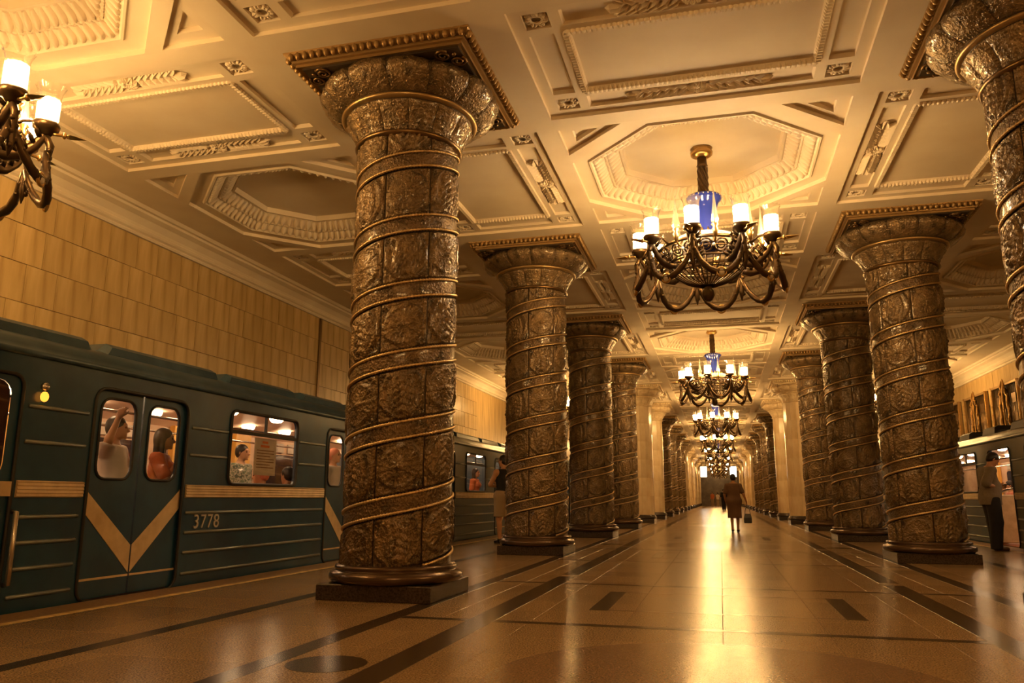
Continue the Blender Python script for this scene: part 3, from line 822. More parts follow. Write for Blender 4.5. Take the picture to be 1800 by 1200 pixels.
# ------------------------------------------------------------------ relief panels on the right wall
def wall_grille(y0, y1, label):
    root = thing('wall_grille', label, 'wall grille', (XW - .10, (y0 + y1) / 2, 0), 0, 'gilded grilles along the right wall')
    hw = (y1 - y0) / 2; z0, z1 = 2.15, 4.40
    b = MB(); b.box((.03, -hw, z0), (.06, hw, z1)); b.obj('backing', M['joint'], root)
    b = MB()
    for a, c in (((-hw, z0), (-hw + .09, z1)), ((hw - .09, z0), (hw, z1)), ((-hw + .09, z1 - .08), (hw - .09, z1)), ((-hw + .09, z0), (hw - .09, z0 + .08))): b.bevbox((-.06, a[0], a[1]), (.04, c[0], c[1]), .012)
    b.obj('frame', M['goldtrim'], root)
    bar = MB(); bar.tube([(0, 0, z0 + .05), (0, 0, z1 - .05)], .014, 6); bm_ = bar.mesh('bar', M['bronze'])
    n = 20
    for i in range(n):
        y = -hw + .15 + (2 * hw - .3) * i / (n - 1)
        if abs(y) > .12: link('bar', bm_, root, (.0, y, 0))
    for z in (2.7, 3.3, 3.9):
        for s in (-1, 1):
            b = MB(); b.box((-.01, s * .62 - .18, z - .14), (.02, s * .62 + .18, z + .14)); b.obj('plaque', M['bronze'], root)
    b = MB()    # oval wreath with a torch
    for s in (-1, 1):
        pts = [(-.07 - .02 * math.sin(q * 2), s * .33 * math.sin(PI * q / 16) ** .55, z0 + .45 + (z1 - z0 - .62) * (.5 - .5 * math.cos(PI * q / 16))) for q in range(17)]
        b.tube(pts, [.02 + .028 * math.sin(PI * q / 16) + (.010 if q % 2 else 0) for q in range(17)], 6)
        for q in range(2, 15): leaf(b, 0, 0, 0, .001, .001) if False else b.ball((pts[q][0] - .02, pts[q][1] + s * .04, pts[q][2]), (.025, .032, .05), 6, 4)
    b.obj('wreath', M['goldtrim2'], root)
    b = MB(); b.tube([(-.08, 0, z0 + .3), (-.09, 0, 2.9), (-.10, 0, 3.5), (-.09, 0, 3.95), (-.08, 0, 4.2), (-.06, 0, z1 + .14)], [.02, .026, .03, .05, .03, .01], 8)
    for s in (-1, 1): b.tube([(-.07, s * .02, 4.1), (-.09, s * .13, 4.3), (-.07, s * .08, z1 + .10)], [.05, .04, .008], 6)
    b.obj('torch', M['goldtrim2'], root)
    for s in (-1, 1):
        b = MB()
        pts = [(-.05, s * (hw - .04 + .02 * math.sin(q * 1.4)), z0 + (z1 - z0) * q / 18) for q in range(19)]
        b.tube(pts, [.022 + .026 * abs(math.sin(q * 1.3)) - .010 * q / 18 for q in range(19)], 6)
        b.obj('side_garland', M['goldtrim2'], root)
for i, (a, c, t) in enumerate(((25.45, 27.80, 'gilded grille with wreath above the right train, touching the edge of the view'), (28.35, 30.70, 'gilded grille with wreath above the right train, middle of the three in view'),
                               (31.35, 33.70, 'gilded grille with wreath on the right wall, half hidden by the column'))): wall_grille(a, c, t)

# ------------------------------------------------------------------ trains
ZB0, ZB1 = .925, 1.045         # waist band
def train_car(s, ya, yb, doors, wins, label, cabdoor=None, number=None, group=None, open_door=None, upper=(1.68, 1.38), lower=(.755, .545, .335, .115)):
    root = thing('train_car', label, 'train', (0, 0, 0), 0, group)
    P = lambda d: (lambda y, z: (s * (XT + d), y, z))
    fl_ = s < 0
    dh = lambda c: rrect(c - .67, -.02, c + .67, 1.945, .13)
    wh = lambda c: rrect(c - .775, 1.075, c + .775, 1.955, .10)
    outer = rect(ya, -.42, yb, 2.14)
    holes = [dh(c) for c in doors] + [wh(c) for c in wins] + ([rrect(*cabdoor, .10)] if cabdoor else [])
    b = MB()
    b.poly(outer, holes, P(0), not fl_); b.poly(outer, holes, P(.05), fl_)
    for q in holes: b.rings([[P(0)(y, z) for y, z in q], [P(.05)(y, z) for y, z in q]], True, False, False)
    for y in (ya, yb):            # end walls and far side
        b.add([P(0)(y, -.42), P(2.68)(y, -.42), P(2.68)(y, 2.3), P(0)(y, 2.14)], [(0, 1, 2, 3)])
    b.add([P(2.68)(ya, -.42), P(2.68)(yb, -.42), P(2.68)(yb, 2.3), P(2.68)(ya, 2.3)], [(0, 1, 2, 3)])
    b.add([P(0)(ya, -.42), P(0)(yb, -.42), P(2.68)(yb, -.42), P(2.68)(ya, -.42)], [(0, 1, 2, 3)])
    b.obj('body', M['teal'], root)
    prof = [(.0, 2.10), (-.028, 2.105), (-.034, 2.13), (-.02, 2.155), (.0, 2.16), (.03, 2.20), (.06, 2.245), (.12, 2.29), (.30, 2.35), (.62, 2.41), (1.34, 2.45), (2.06, 2.41), (2.5, 2.32), (2.68, 2.2)]
    b = MB(); b.rings([[P(d)(y, z) for d, z in prof] for y in (ya, yb)], False, False, True); b.obj('roof', M['roof'], root)
    # roof air scoops, one after another
    y = ya + .35; i = 0
    while y < yb - 1.2:
        L = (1.7, 1.45, 1.9)[i % 3] if s < 0 else .95; b = MB(); R = []
        for yy_, e in ((y, .10), (y + .10, 0), (y + L - .10, 0), (y + L, .10)):
            hh = (2.45 if s < 0 else 2.50) - .09 * (e > 0)
            R.append([P(.20)(yy_, 2.30), P(.24 + e * .3)(yy_, hh - .045), P(.32 + e * .3)(yy_, hh), P(.62)(yy_, hh), P(.70)(yy_, 2.40)])
        b.rings(R, True, True, False); b.obj('roof_vent', M['roof'] if s < 0 else M['rubber'], root); y += L + (.12 if s < 0 else .85); i += 1
    # inside
    b = MB()
    b.poly(rect(ya + .05, 0, yb - .05, 2.1), [], P(2.5), fl_ is False); b.obj('interior_wall', M['int_wall'], root)
    b = MB(); b.box(tuple(min(a, c) for a, c in zip(P(.06)(ya + .05, -.02), P(2.6)(yb - .05, 0))), tuple(max(a, c) for a, c in zip(P(.06)(ya + .05, -.02), P(2.6)(yb - .05, 0)))); b.obj('interior_floor', M['seat'], root)
    b = MB(); b.rings([[P(d)(y, z) for d, z in ((.06, 1.99), (.35, 2.03), (.7, 2.10), (1.34, 2.13), (2.0, 2.10), (2.4, 2.03), (2.52, 1.97))] for y in (ya + .05, yb - .05)], False, False, True); b.obj('interior_ceiling', M['int_ceil'], root)
    lm = MB(); lm.lathe([(.02, -.085), (.07, -.075), (.10, -.045), (.11, 0)], 14); lme = lm.mesh('ceiling_lamp', M['lamp'])
    y = ya + .9
    while y < yb - .5:
        for d in (.72, 1.95): link('ceiling_lamp', lme, root, P(d)(y, 2.095))
        y += 1.14
    for d in (.62, 2.0):
        b = MB(); b.tube([P(d)(ya + .3, 1.83), P(d)(yb - .3, 1.83)], .016, 6); b.obj('handrail', M['steel'], root)
    for c in wins:
        for d0, d1 in ((.08, .52), (2.06, 2.50)):
            b = MB(); lo, hi = P(d0)(c - 1.35, .0), P(d1)(c + 1.35, .45)
            b.bevbox((min(lo[0], hi[0]), lo[1], .25), (max(lo[0], hi[0]), hi[1], .45), .03)
            e0, e1 = (d0, d0 + .07) if d0 < 1 else (d1 - .07, d1)
            lo, hi = P(e0)(c - 1.35, .45), P(e1)(c + 1.35, 1.0); b.bevbox((min(lo[0], hi[0]), lo[1], .45), (max(lo[0], hi[0]), hi[1], .98), .02); b.obj('bench', M['seat'], root)
    for c in doors:
        for q in (-.80, .80):     # yellow partitions beside the far doors
            b = MB(); lo, hi = P(2.40)(c + q - .22, 0), P(2.49)(c + q + .22, 2.0); b.box((min(lo[0], hi[0]), lo[1], lo[2]), (max(lo[0], hi[0]), hi[1], hi[2])); b.obj('partition', M['int_yellow'], root)
    for c in wins:               # far-side windows, black outside, and adverts over them
        b = MB(); b.poly(rrect(c - .77, 1.09, c + .77, 1.72, .1), [], P(2.485), not fl_); b.obj('far_window', M['pane_dark'], root)
        for q in (-.5, .15):
            b = MB(); lo, hi = P(2.47)(c + q, 1.76), P(2.49)(c + q + .5, 1.93); b.box((min(lo[0], hi[0]), lo[1], lo[2]), (max(lo[0], hi[0]), hi[1], hi[2])); b.obj('advert', M['paper'], root)
    for c in doors:
        b = MB(); lo, hi = P(2.42)(c - .42, 1.55), P(2.48)(c + .42, 1.85); b.box((min(lo[0], hi[0]), lo[1], lo[2]), (max(lo[0], hi[0]), hi[1], hi[2])); b.obj('advert_frame', M['screen_dark'], root)
    # windows: gasket, transom, mullion, panes
    for c in wins:
        g = MB(); loop = wh(c); g.tube([P(-.004)(y, z) for y, z in loop], .022, 5, None, True)
        fr = g.obj('window_frame', M['rubber'], root)
        t = MB(); lo, hi = P(-.006)(c - .77, 1.685), P(.03)(c + .77, 1.725); t.box((min(lo[0], hi[0]), lo[1], lo[2]), (max(lo[0], hi[0]), hi[1], hi[2]))
        lo, hi = P(.0)(c - .012, 1.72), P(.03)(c + .012, 1.95); t.box((min(lo[0], hi[0]), lo[1], lo[2]), (max(lo[0], hi[0]), hi[1], hi[2])); t.obj('transom', M['rubber'], fr)
        p = MB(); p.poly(rrect(c - .77, 1.08, c + .77, 1.69, .09), [], P(.03), not fl_); p.obj('pane', M['pane'], fr)
        p = MB(); p.poly(rect(c - .77, 1.72, c + .77, 1.94), [], P(.035), not fl_); p.obj('pane', M['pane'], fr)
    # doors
    for di, c in enumerate(doors):
        g = MB(); g.tube([P(-.002)(y, z) for y, z in dh(c)], .018, 5, None, True); g.obj('door_surround', M['rubber'], root)
        b = MB(); lo, hi = P(-.03)(c - .70, -.09), P(.08)(c + .70, -.025); b.box((min(lo[0], hi[0]), lo[1], lo[2]), (max(lo[0], hi[0]), hi[1], hi[2])); b.obj('door_sill', M['rubber'], root)
        for e in (-1, 1):
            off = e * .60 if open_door == di else 0
            a0, a1 = (c - .665 + off, c - .012 + off) if e < 0 else (c + .012 + off, c + .665 + off)
            b = MB(); loop = rect(a0, .0, a1, 1.94)
            gl = rrect(a0 + (.10 if e < 0 else .085), 1.09, a1 - (.085 if e < 0 else .10), 1.86, .12)
            d0, d1 = (.026, .05) if open_door != di else (.052, .075)
            b.poly(loop, [gl], P(d0), not fl_); b.poly(loop, [gl], P(d1), fl_)
            for q in (loop, gl): b.rings([[P(d0)(y, z) for y, z in q], [P(d1)(y, z) for y, z in q]], True, False, False)
            lf = b.obj('door_leaf', M['teal'], root)
            g = MB(); g.tube([P(d0 - .003)(y, z) for y, z in gl], .014, 5, None, True); g.obj('door_gasket', M['rubber'], lf)
            p = MB(); p.poly(gl, [], P(d0 + .012), not fl_); p.obj('door_glass', M['pane'], lf)
            if open_door == di: continue
            b = MB(); yo, yi = (a0, a1) if e < 0 else (a1, a0)
            q4 = [(yo, 1.0), (yo, .80), (yi, .20), (yi, .46)]
            v = [P(d0 - .006)(y, z) for y, z in q4] + [P(d0)(y, z) for y, z in q4]
            b.add(v, [(0, 1, 2, 3), (0, 1, 5, 4), (1, 2, 6, 5), (2, 3, 7, 6), (3, 0, 4, 7)]); b.obj('chevron_stripe', M['cream'], lf)
            b = MB(); lo, hi = P(d0 - .008)(a0, .165), P(d0)(a1, .185); b.box((min(lo[0], hi[0]), lo[1], lo[2]), (max(lo[0], hi[0]), hi[1], hi[2])); b.obj('kick_strip', M['cream'], lf)
    # fluted waist band and pressed ribs between the doors
    edges = sorted([ya + .02] + [c + q for c in doors for q in (-.72, .72)] + ([cabdoor[0] - .04, cabdoor[2] + .04] if cabdoor else []) + [yb - .02])
    for a, c in zip(edges[::2], edges[1::2]):
        if c - a < .1: continue
        b = MB(); R = []
        prof = []
        for q in range(5):
            zq = ZB0 + (ZB1 - ZB0) * q / 4
            prof += [(-.018, zq - .008), (-.026, zq)] if q else [(0, ZB0 - .01), (-.022, ZB0)]
        prof += [(-.018, ZB1 + .006), (0, ZB1 + .012)]
        b.rings([[P(d)(y, z) for d, z in prof] for y in (a, c)], True, True, False); b.obj('waist_band', M['cream'], root)
        for z in lower + upper:
            segs = [(a + .03, c - .03)]
            if z > 1.06:
                for w in wins:
                    if a < w < c: segs = [(a + .03, w - .83), (w + .83, c - .03)]
            for p, q in segs:
                if q - p < .05: continue
                r = MB(); r.tube([P(-.006)(p, z), P(-.006)(q, z)], [(.018, .018)] * 2, 6); r.obj('rib', M['rail'], root)
    if cabdoor:
        y0, z0, y1, z1 = cabdoor
        b = MB(); b.poly(rrect(y0, z0, y1, z1, .1), [rrect(y0 + .10, 1.07, y1 - .10, 1.87, .12)], P(.012), not fl_); cd = b.obj('cab_door', M['teal'], root)
        p = MB(); p.poly(rrect(y0 + .10, 1.07, y1 - .10, 1.87, .12), [], P(.022), not fl_); p.obj('cab_glass', M['pane_dark'], cd)
        g = MB(); g.tube([P(0)(y, z) for y, z in rrect(y0, z0, y1, z1, .1)], .016, 5, None, True); g.obj('cab_gasket', M['rubber'], cd)
        b = MB(); lo, hi = P(-.01)(y0, ZB0), P(.012)(y1, ZB1); b.box((min(lo[0], hi[0]), lo[1], lo[2]), (max(lo[0], hi[0]), hi[1], hi[2])); b.obj('cab_band', M['cream'], cd)
        for yq in (y1 + .035,):
            b = MB(); b.tube([P(0)(yq, .80), P(-.05)(yq, .80), P(-.05)(yq, .22), P(0)(yq, .22)], .022, 6); b.obj('grab_rail', M['steel'], root)
        b = MB(); b.lathe([(.02, -.005), (.035, .0), (.035, .03)], 12, Matrix.Translation(P(-.0)(y1 + .20, 1.86)) @ Matrix.Rotation(s * -PI / 2, 4, 'Y')); sl = b.obj('side_lamp', M['steel'], root)
        b = MB(); b.ball(P(-.03)(y1 + .19, 1.77), (.03, .04, .045), 10, 6); b.obj('lamp_glass', M['amber'], sl)
    if number:
        cu = bpy.data.curves.new('n', 'FONT'); cu.body = number[0]; cu.size = .215; cu.extrude = .006; cu.space_character = 1.12
        t = bpy.data.objects.new('n', cu); COL.objects.link(t)
        bpy.context.view_layer.update()
        me = bpy.data.meshes.new_from_object(t.evaluated_get(bpy.context.evaluated_depsgraph_get())); bpy.data.objects.remove(t)
        me.materials.clear(); me.materials.append(M['number']); me.name = 'car_number'
        o = link('car_number', me, root); o.matrix_world = Matrix(((0, 0, -s, s * (XT - .006)), (-s, 0, 0, number[1]), (0, 1, 0, number[2]), (0, 0, 0, 1)))
    return root
DP = 4.54
d1 = [6.71 + DP * i for i in range(4)]; w1 = [8.95 + DP * i for i in range(3)]
train_car(-1, 2.6, 22.35, d1, w1, 'blue-green metro car with cream chevrons numbered 3778 beside the left platform edge', (4.42, -.02, 5.24, 1.93), ('3778', 7.60, .585), 'cars of the left train')
d2 = [24.9 + DP * i for i in range(4)]
train_car(-1, 22.75, 41.5, d2, [c + 2.24 for c in d2[:3]], 'next blue-green metro car of the left train, seen between the columns', None, None, 'cars of the left train')
rd = [18.22 - 4.54 + DP * i for i in range(4)]
RC = train_car(1, 11.4, 30.55, rd, [c + 2.27 for c in rd[:3]], 'blue-grey metro car at the right platform with its door open', None, None, 'cars of the right train', 1)
train_car(1, 30.95, 49.5, [33.2 + DP * i for i in range(4)], [35.47 + DP * i for i in range(3)], 'next metro car of the right train, seen between two columns', None, None, 'cars of the right train')
# things inside the near cars
def part_box(nm, lo, hi, m, par, bev=.01):
    b = MB(); b.bevbox(lo, hi, bev); return b.obj(nm, M[m], par)
nz = thing('notice', 'pale paper notice with red heading stuck inside the train window', 'notice', (-(XT + .045), 9.02, 0))
part_box('sheet', (-.004, -.25, 1.20), (.004, .25, 1.67), 'paper', nz, .001)
for w_, z in ((.13, 1.605), (.20, 1.555)): part_box('heading', (.004, -w_ / 2 - .02, z), (.006, w_ / 2 - .02, z + .03), 'cl_orange', nz, .0005)
tx = MB()
for i in range(7): tx.box((.004, -.20, 1.51 - i * .036), (.006, .20 - .09 * (i % 3 == 2), 1.520 - i * .036))
tx.obj('text_lines', M['print'], nz)['kind'] = 'stuff'
b = MB()
for yq in (0,): b.bevbox((XT + .10, 18.90, .02), (XT + .55, 18.98, 1.02), .02)
b.obj('seat_screen', M['cream'], RC)
b = MB(); b.tube([(XT + .12, 17.62, 1.08), (XT + .14, 18.0, 1.14), (XT + .16, 18.5, 1.12), (XT + .16, 18.9, 1.06)], .022, 6); b.obj('grab_rail', M['steel'], RC)

# ------------------------------------------------------------------ signs at the far end
for x, t in ((-1.64, 'left of the two lit white signs hanging at the far end of the nave'), (1.45, 'right of the two lit white signs hanging at the far end of the nave')):
    r = thing('lit_sign', t, 'sign', (x, 88, 0))
    part_box('case', (-.36, -.08, 3.2), (.36, .08, 4.36), 'sign_case', r)
    part_box('face', (-.33, -.095, 3.23), (.33, -.08, 4.33), 'sign', r, .003)
    b = MB()
    for q in (-.25, .25): b.tube([(q, 0, 4.35), (q, 0, H + .04)], .02, 6)
    b.obj('hanger', M['iron'], r)

# ------------------------------------------------------------------ people: one continuous body from a blended distance field
def nets(D, o, h):
    s = D < 0
    c = [s[i:s.shape[0] - 1 + i, j:s.shape[1] - 1 + j, k:s.shape[2] - 1 + k] for i in (0, 1) for j in (0, 1) for k in (0, 1)]
    n_in = sum(x.astype(np.int8) for x in c); act = (n_in > 0) & (n_in < 8)
    I = np.argwhere(act); idx = -np.ones(act.shape, np.int64); idx[act] = np.arange(len(I))
    cor = [(i, j, k) for i in (0, 1) for j in (0, 1) for k in (0, 1)]
    val = np.stack([D[I[:, 0] + a, I[:, 1] + b_, I[:, 2] + c_] for a, b_, c_ in cor], 1)
    acc = np.zeros((len(I), 3)); cnt = np.zeros(len(I))
    for a in range(8):
        for ax in (4, 2, 1):
            if a & ax: continue
            e = a | ax; va, ve = val[:, a], val[:, e]; m = (va < 0) != (ve < 0)
            t = np.where(m, va / np.where(m, va - ve, 1), 0)
            pa, pe = np.array(cor[a], float), np.array(cor[e], float)
            acc += np.where(m[:, None], pa + (pe - pa) * t[:, None], 0); cnt += m
    V = (I + acc / cnt[:, None]) * h + o
    F = []
    for ax in range(3):
        sl0 = [slice(1, -1)] * 3; sl0[ax] = slice(0, -1); sl1 = list(sl0); sl1[ax] = slice(1, None)
        A, B_ = s[tuple(sl0)], s[tuple(sl1)]; E = np.argwhere(A != B_); up = A[A != B_]
        off = np.ones(3, int); off[ax] = 0; E = E + off
        u, v = (ax + 1) % 3, (ax + 2) % 3
        q = []
        for du, dv in ((-1, -1), (0, -1), (0, 0), (-1, 0)):
            e = E.copy(); e[:, u] += du; e[:, v] += dv; q.append(idx[e[:, 0], e[:, 1], e[:, 2]])
        q = np.stack(q, 1); q[~up] = q[~up][:, ::-1]; F.append(q)
    return V, np.concatenate(F)
def cap(a, b, ra, rb=None, k=.03, sq=None, op='+'):
    """tapered capsule; sq = (axis, factor) flattens it along an axis"""
    return ('c', np.array(a, float), np.array(b, float), ra, ra if rb is None else rb, k, sq, op)
def ell(c, r, k=.02, R=None, op='+'): return ('e', np.array(c, float), np.array(r, float), R, 0, k, None, op)
def field(prims, h, infl=0., cuts=()):
    lo = np.full(3, 1e9); hi = -lo
    def bb(p):
        if p[0] == 'c':
            r = max(p[3], p[4]) * (p[6][1] if p[6] and p[6][1] > 1 else 1) + infl; return np.minimum(p[1], p[2]) - r, np.maximum(p[1], p[2]) + r
        r = max(p[2]) + infl; return p[1] - r, p[1] + r
    for p in prims:
        if p[7] == '+': a, b_ = bb(p); lo = np.minimum(lo, a); hi = np.maximum(hi, b_)
    lo = lo - 3 * h; n = np.ceil((hi + 3 * h - lo) / h).astype(int) + 1
    D = np.full(tuple(n), .2, np.float32)
    for p in prims:
        a, b_ = bb(p); mg = p[5] + 3 * h
        i0 = np.maximum(0, np.floor((a - mg - lo) / h).astype(int)); i1 = np.minimum(n, np.ceil((b_ + mg - lo) / h).astype(int) + 1)
        if (i1 <= i0).any(): continue
        G = np.stack(np.meshgrid(*[lo[q] + h * np.arange(i0[q], i1[q]) for q in range(3)], indexing='ij'), -1)
        if p[0] == 'c':
            ab = p[2] - p[1]; w = G - p[1]; t = np.clip((w @ ab) / max(ab @ ab, 1e-9), 0, 1); v = w - t[..., None] * ab
            if p[6]:
                ax = np.array(p[6][0], float); ax /= np.linalg.norm(ax); c_ = v @ ax; v = v + (c_ * (1 / p[6][1] - 1))[..., None] * ax
            d = np.linalg.norm(v, axis=-1) - (p[3] + (p[4] - p[3]) * t) - infl
        else:
            w = G - p[1]
            if p[3] is not None: w = w @ p[3]
            r = p[2] + infl; q_ = np.linalg.norm(w / r, axis=-1); d = (q_ - 1) * r.min() if False else q_ * (q_ - 1) / np.maximum(np.linalg.norm(w / r ** 2, axis=-1), 1e-6)
        S = tuple(slice(x, y) for x, y in zip(i0, i1)); cur = D[S]
        if p[7] == '-':
            D[S] = np.maximum(cur, -d); continue
        hh = np.maximum(p[5] - np.abs(cur - d), 0) / p[5]
        D[S] = np.minimum(cur, d) - hh * hh * p[5] * .25
    if cuts:
        ax = [lo[q] + h * np.arange(n[q]) for q in range(3)]
        X, Y, Z_ = np.meshgrid(*ax, indexing='ij')
        for fn in cuts: D = np.maximum(D, fn(X, Y, Z_))
    D[0] = D[-1] = .1; D[:, 0] = D[:, -1] = .1; D[:, :, 0] = D[:, :, -1] = .1
    return nets(D, lo, h)
def mesh_of(name, m, pieces, scale):
    V = []; F = []; n = 0
    for v, f in pieces: V.append(v * scale); F.append(f + n); n += len(v)
    V = np.concatenate(V); F = np.concatenate(F)
    me = bpy.data.meshes.new(name); me.vertices.add(len(V)); me.vertices.foreach_set('co', V.ravel())
    me.loops.add(len(F) * 4); me.polygons.add(len(F)); me.polygons.foreach_set('loop_start', np.arange(0, len(F) * 4, 4)); me.polygons.foreach_set('loop_total', np.full(len(F), 4))
    me.loops.foreach_set('vertex_index', F.ravel()); me.polygons.foreach_set('use_smooth', np.ones(len(F), bool)); me.update(); me.validate()
    me.materials.append(m); return me
V3 = lambda *a: np.array(a, float)
def unit(v): return v / np.linalg.norm(v)
def hand_prims(w, d, nrm, thumb, curl=.5):
    """w wrist, d pointing direction, nrm palm normal (towards the curl), thumb = sideways direction of the thumb"""
    d, thumb = unit(d), unit(thumb); thumb = unit(thumb - d * (thumb @ d)); nrm = unit(np.cross(d, thumb)) * (1 if np.cross(d, thumb) @ nrm > 0 else -1)
    P = [cap(w - d * .03, w + d * .02, .026, .026, .02, (nrm, .75))]
    for i, (off, L) in enumerate(((.030, .068), (.010, .076), (-.011, .070), (-.031, .055))):
        kn = w + d * (.088 - .006 * abs(i - 1)) + thumb * off
        P.append(cap(w + thumb * off * .5, kn, .017, .0125, .018, (nrm, .8)))
        a1 = curl * .9; d1 = d * math.cos(a1) + nrm * math.sin(a1); m = kn + d1 * L * .55
        a2 = curl * 2.0; d2 = d * math.cos(a2) + nrm * math.sin(a2); e = m + d2 * L * .45
        P += [cap(kn, m, .0092, .0085, .005), cap(m, e, .0085, .007, .005)]
    t0 = w + d * .025 + thumb * .024; t1 = t0 + unit(d * .7 + thumb * .7 + nrm * .25) * .042; t2 = t1 + unit(d + thumb * .1 + nrm * (.2 + .5 * curl)) * .034
    P += [cap(w + d * .01, t0, .018, .016, .015), cap(t0, t1, .0145, .011, .01), cap(t1, t2, .011, .008, .005)]
    return P
def person(label, loc, heading, height=1.75, bw=1., pose=None, belly=0., head=(0, 0), clothes=(), hair='short', fine=.009, hcol='hair', curl=(.5, .5), hands=True, skin='skin', female=False, group=None, legs=True):
    J = dict(pel=V3(0, 0, .95), wa=V3(0, 0, 1.10), ch=V3(0, .0, 1.28), up=V3(0, -.01, 1.38), nk=V3(0, -.005, 1.46), hd=V3(0, .025, 1.635),
             hipL=V3(-.09, 0, .91), hipR=V3(.09, 0, .91), knL=V3(-.10, .015, .50), knR=V3(.10, .015, .50), anL=V3(-.105, -.03, .085), anR=V3(.105, -.03, .085),
             shL=V3(-.18, -.01, 1.405), shR=V3(.18, -.01, 1.405), elL=V3(-.235, -.03, 1.13), elR=V3(.235, -.03, 1.13), wrL=V3(-.24, .05, .885), wrR=V3(.24, .05, .885))
    for k, v in (pose or {}).items():
        if k[:2] not in ('hd', 'to'): J[k] = V3(*v) if k in J else V3(*v)
    if pose and 'hd' in pose: J['hd'] = V3(*pose['hd'])
    for q in ('L', 'R'):
        J.setdefault('to' + q, None)
        fd = V3(*(pose or {}).get('toes', (0, 1, 0)))
        J['to' + q] = V3(*pose['to' + q]) if pose and 'to' + q in pose else J['an' + q] + fd * .165 + V3(0, 0, -.055)
    wf = lambda p: p * np.array([bw if abs(p[0]) > .12 else 1, 1, 1])
    T = [cap(J['pel'] + V3(-.06 * bw, 0, -.01), J['pel'] + V3(.06 * bw, 0, -.01), .12 * bw + .01, None, .05, ((0, 1, 0), .9)), cap(J['pel'], J['wa'], .145 * bw, .128 * bw, .06, ((0, 1, 0), .74)),
         cap(J['wa'], J['ch'], .130 * bw, .150 * bw, .06, ((0, 1, 0), .74)), cap(J['ch'], J['up'], .152 * bw, .115 * bw, .06, ((0, 1, 0), .70)), cap(J['shL'], J['shR'], .062, .062, .07)]
    if belly: T.append(ell(J['wa'] + V3(0, .05, .0), (.135 * bw, .10 + belly, .15), .06))
    if female: T += [ell(J['ch'] + V3(x, .085, .02), (.065, .065, .06), .05) for x in (-.07, .07)]
    for x in (-1, 1): T.append(ell((J['hipL'] + J['hipR']) / 2 + V3(.075 * x * bw, -.055, .01), (.088 * bw, .085, .10), .04))
    A = {q: [cap(J['sh' + q], J['el' + q], .054 * (.9 + .1 * bw), .041, .03), cap(J['el' + q], J['wr' + q], .042, .027, .02)] for q in 'LR'}
    Lg = {q: [cap(J['hip' + q], J['kn' + q], .088 * bw, .058, .04), cap(J['kn' + q], J['an' + q], .055, .036, .03), cap(J['kn' + q] * .72 + J['an' + q] * .28 - V3(0, .022, 0) * (1 if legs else 0), J['kn' + q] * .5 + J['an' + q] * .5 - V3(0, .014, 0), .040, .030, .04)] for q in 'LR'}
    Ft = {q: [cap(J['an' + q] + V3(0, 0, -.045) - unit(J['to' + q] - J['an' + q]) * .02, J['to' + q], .038, .028, .03, ((0, 0, 1), .85)), cap(J['an' + q], J['an' + q] + V3(0, 0, -.03), .036, .038, .02)] for q in 'LR'}
    c_, s_ = math.cos(head[0]), math.sin(head[0]); cy_, sy_ = math.cos(head[1]), math.sin(head[1])
    Rh = np.array([[cy_, -sy_, 0], [sy_, cy_, 0], [0, 0, 1]]) @ np.array([[1, 0, 0], [0, c_, s_], [0, -s_, c_]])   # head[0] nods down, head[1] turns left
    hp = lambda *p: J['hd'] + Rh @ V3(*p)
    Hd = [ell(hp(0, -.012, .028), (.076, .096, .092), .03, Rh), ell(hp(0, .028, -.045), (.058, .066, .070), .04, Rh), cap(hp(0, .075, .022), hp(0, .108, -.024), .010, .016, .015), cap(hp(-.03, .075, .038), hp(.03, .075, .038), .014, None, .02),
          cap(hp(-.018, .083, -.066), hp(.018, .083, -.066), .010, None, .012), ell(hp(0, .078, -.098), (.022, .018, .018), .02, Rh)] + \
         [cap(hp(x, -.012, .02), hp(x * 1.05, -.018, -.025), .014, .010, .01, (tuple(Rh @ V3(1, 0, 0)), .5)) for x in (-.077, .077)]
    Hsub = [ell(hp(x, .097, .012), (.015, .014, .011), .01, Rh, '-') for x in (-.032, .032)] + [ell(hp(0, .106, -.067), (.024, .014, .003), .01, Rh, '-')]
    Nk = [cap(J['nk'] - V3(0, 0, .05), hp(0, -.02, -.05), .060, .052, .03)]
    sc = height / 1.75
    root = thing('person', label, 'person', loc, heading, group)
    pcs = [field(T + A['L'] + A['R'] + Lg['L'] + Lg['R'] + Ft['L'] + Ft['R'] + Nk + [ell(hp(0, -.01, .02), (.07, .085, .085), .02, Rh)], fine)]
    pcs.append(field(Hd + Nk[:0] + [cap(J['nk'] + V3(0, 0, .0), hp(0, -.02, -.05), .052, .05, .03)] + Hsub, max(.006, fine * .62)))
    if hands:
        for qi, q in enumerate('LR'):
            d = (pose or {}).get('hand' + q) or (J['wr' + q] - J['el' + q], V3(0, 1, 0) * 0 + V3(-1 if q == 'R' else 1, 0, 0), V3(0, 1, 0))
            pcs.append(field(hand_prims(J['wr' + q], *[V3(*t) for t in d], curl=curl[qi]), max(.0042, fine * .45)))
    link('body', mesh_of('body', M[skin], pcs, sc), root)
    eb = MB()
    for x in (-.032, .032): 
        e = MB(); e.ball(tuple(hp(x, .081, .012) * sc), .0125 * sc, 8, 6); e.obj('eye', M['print'], root)
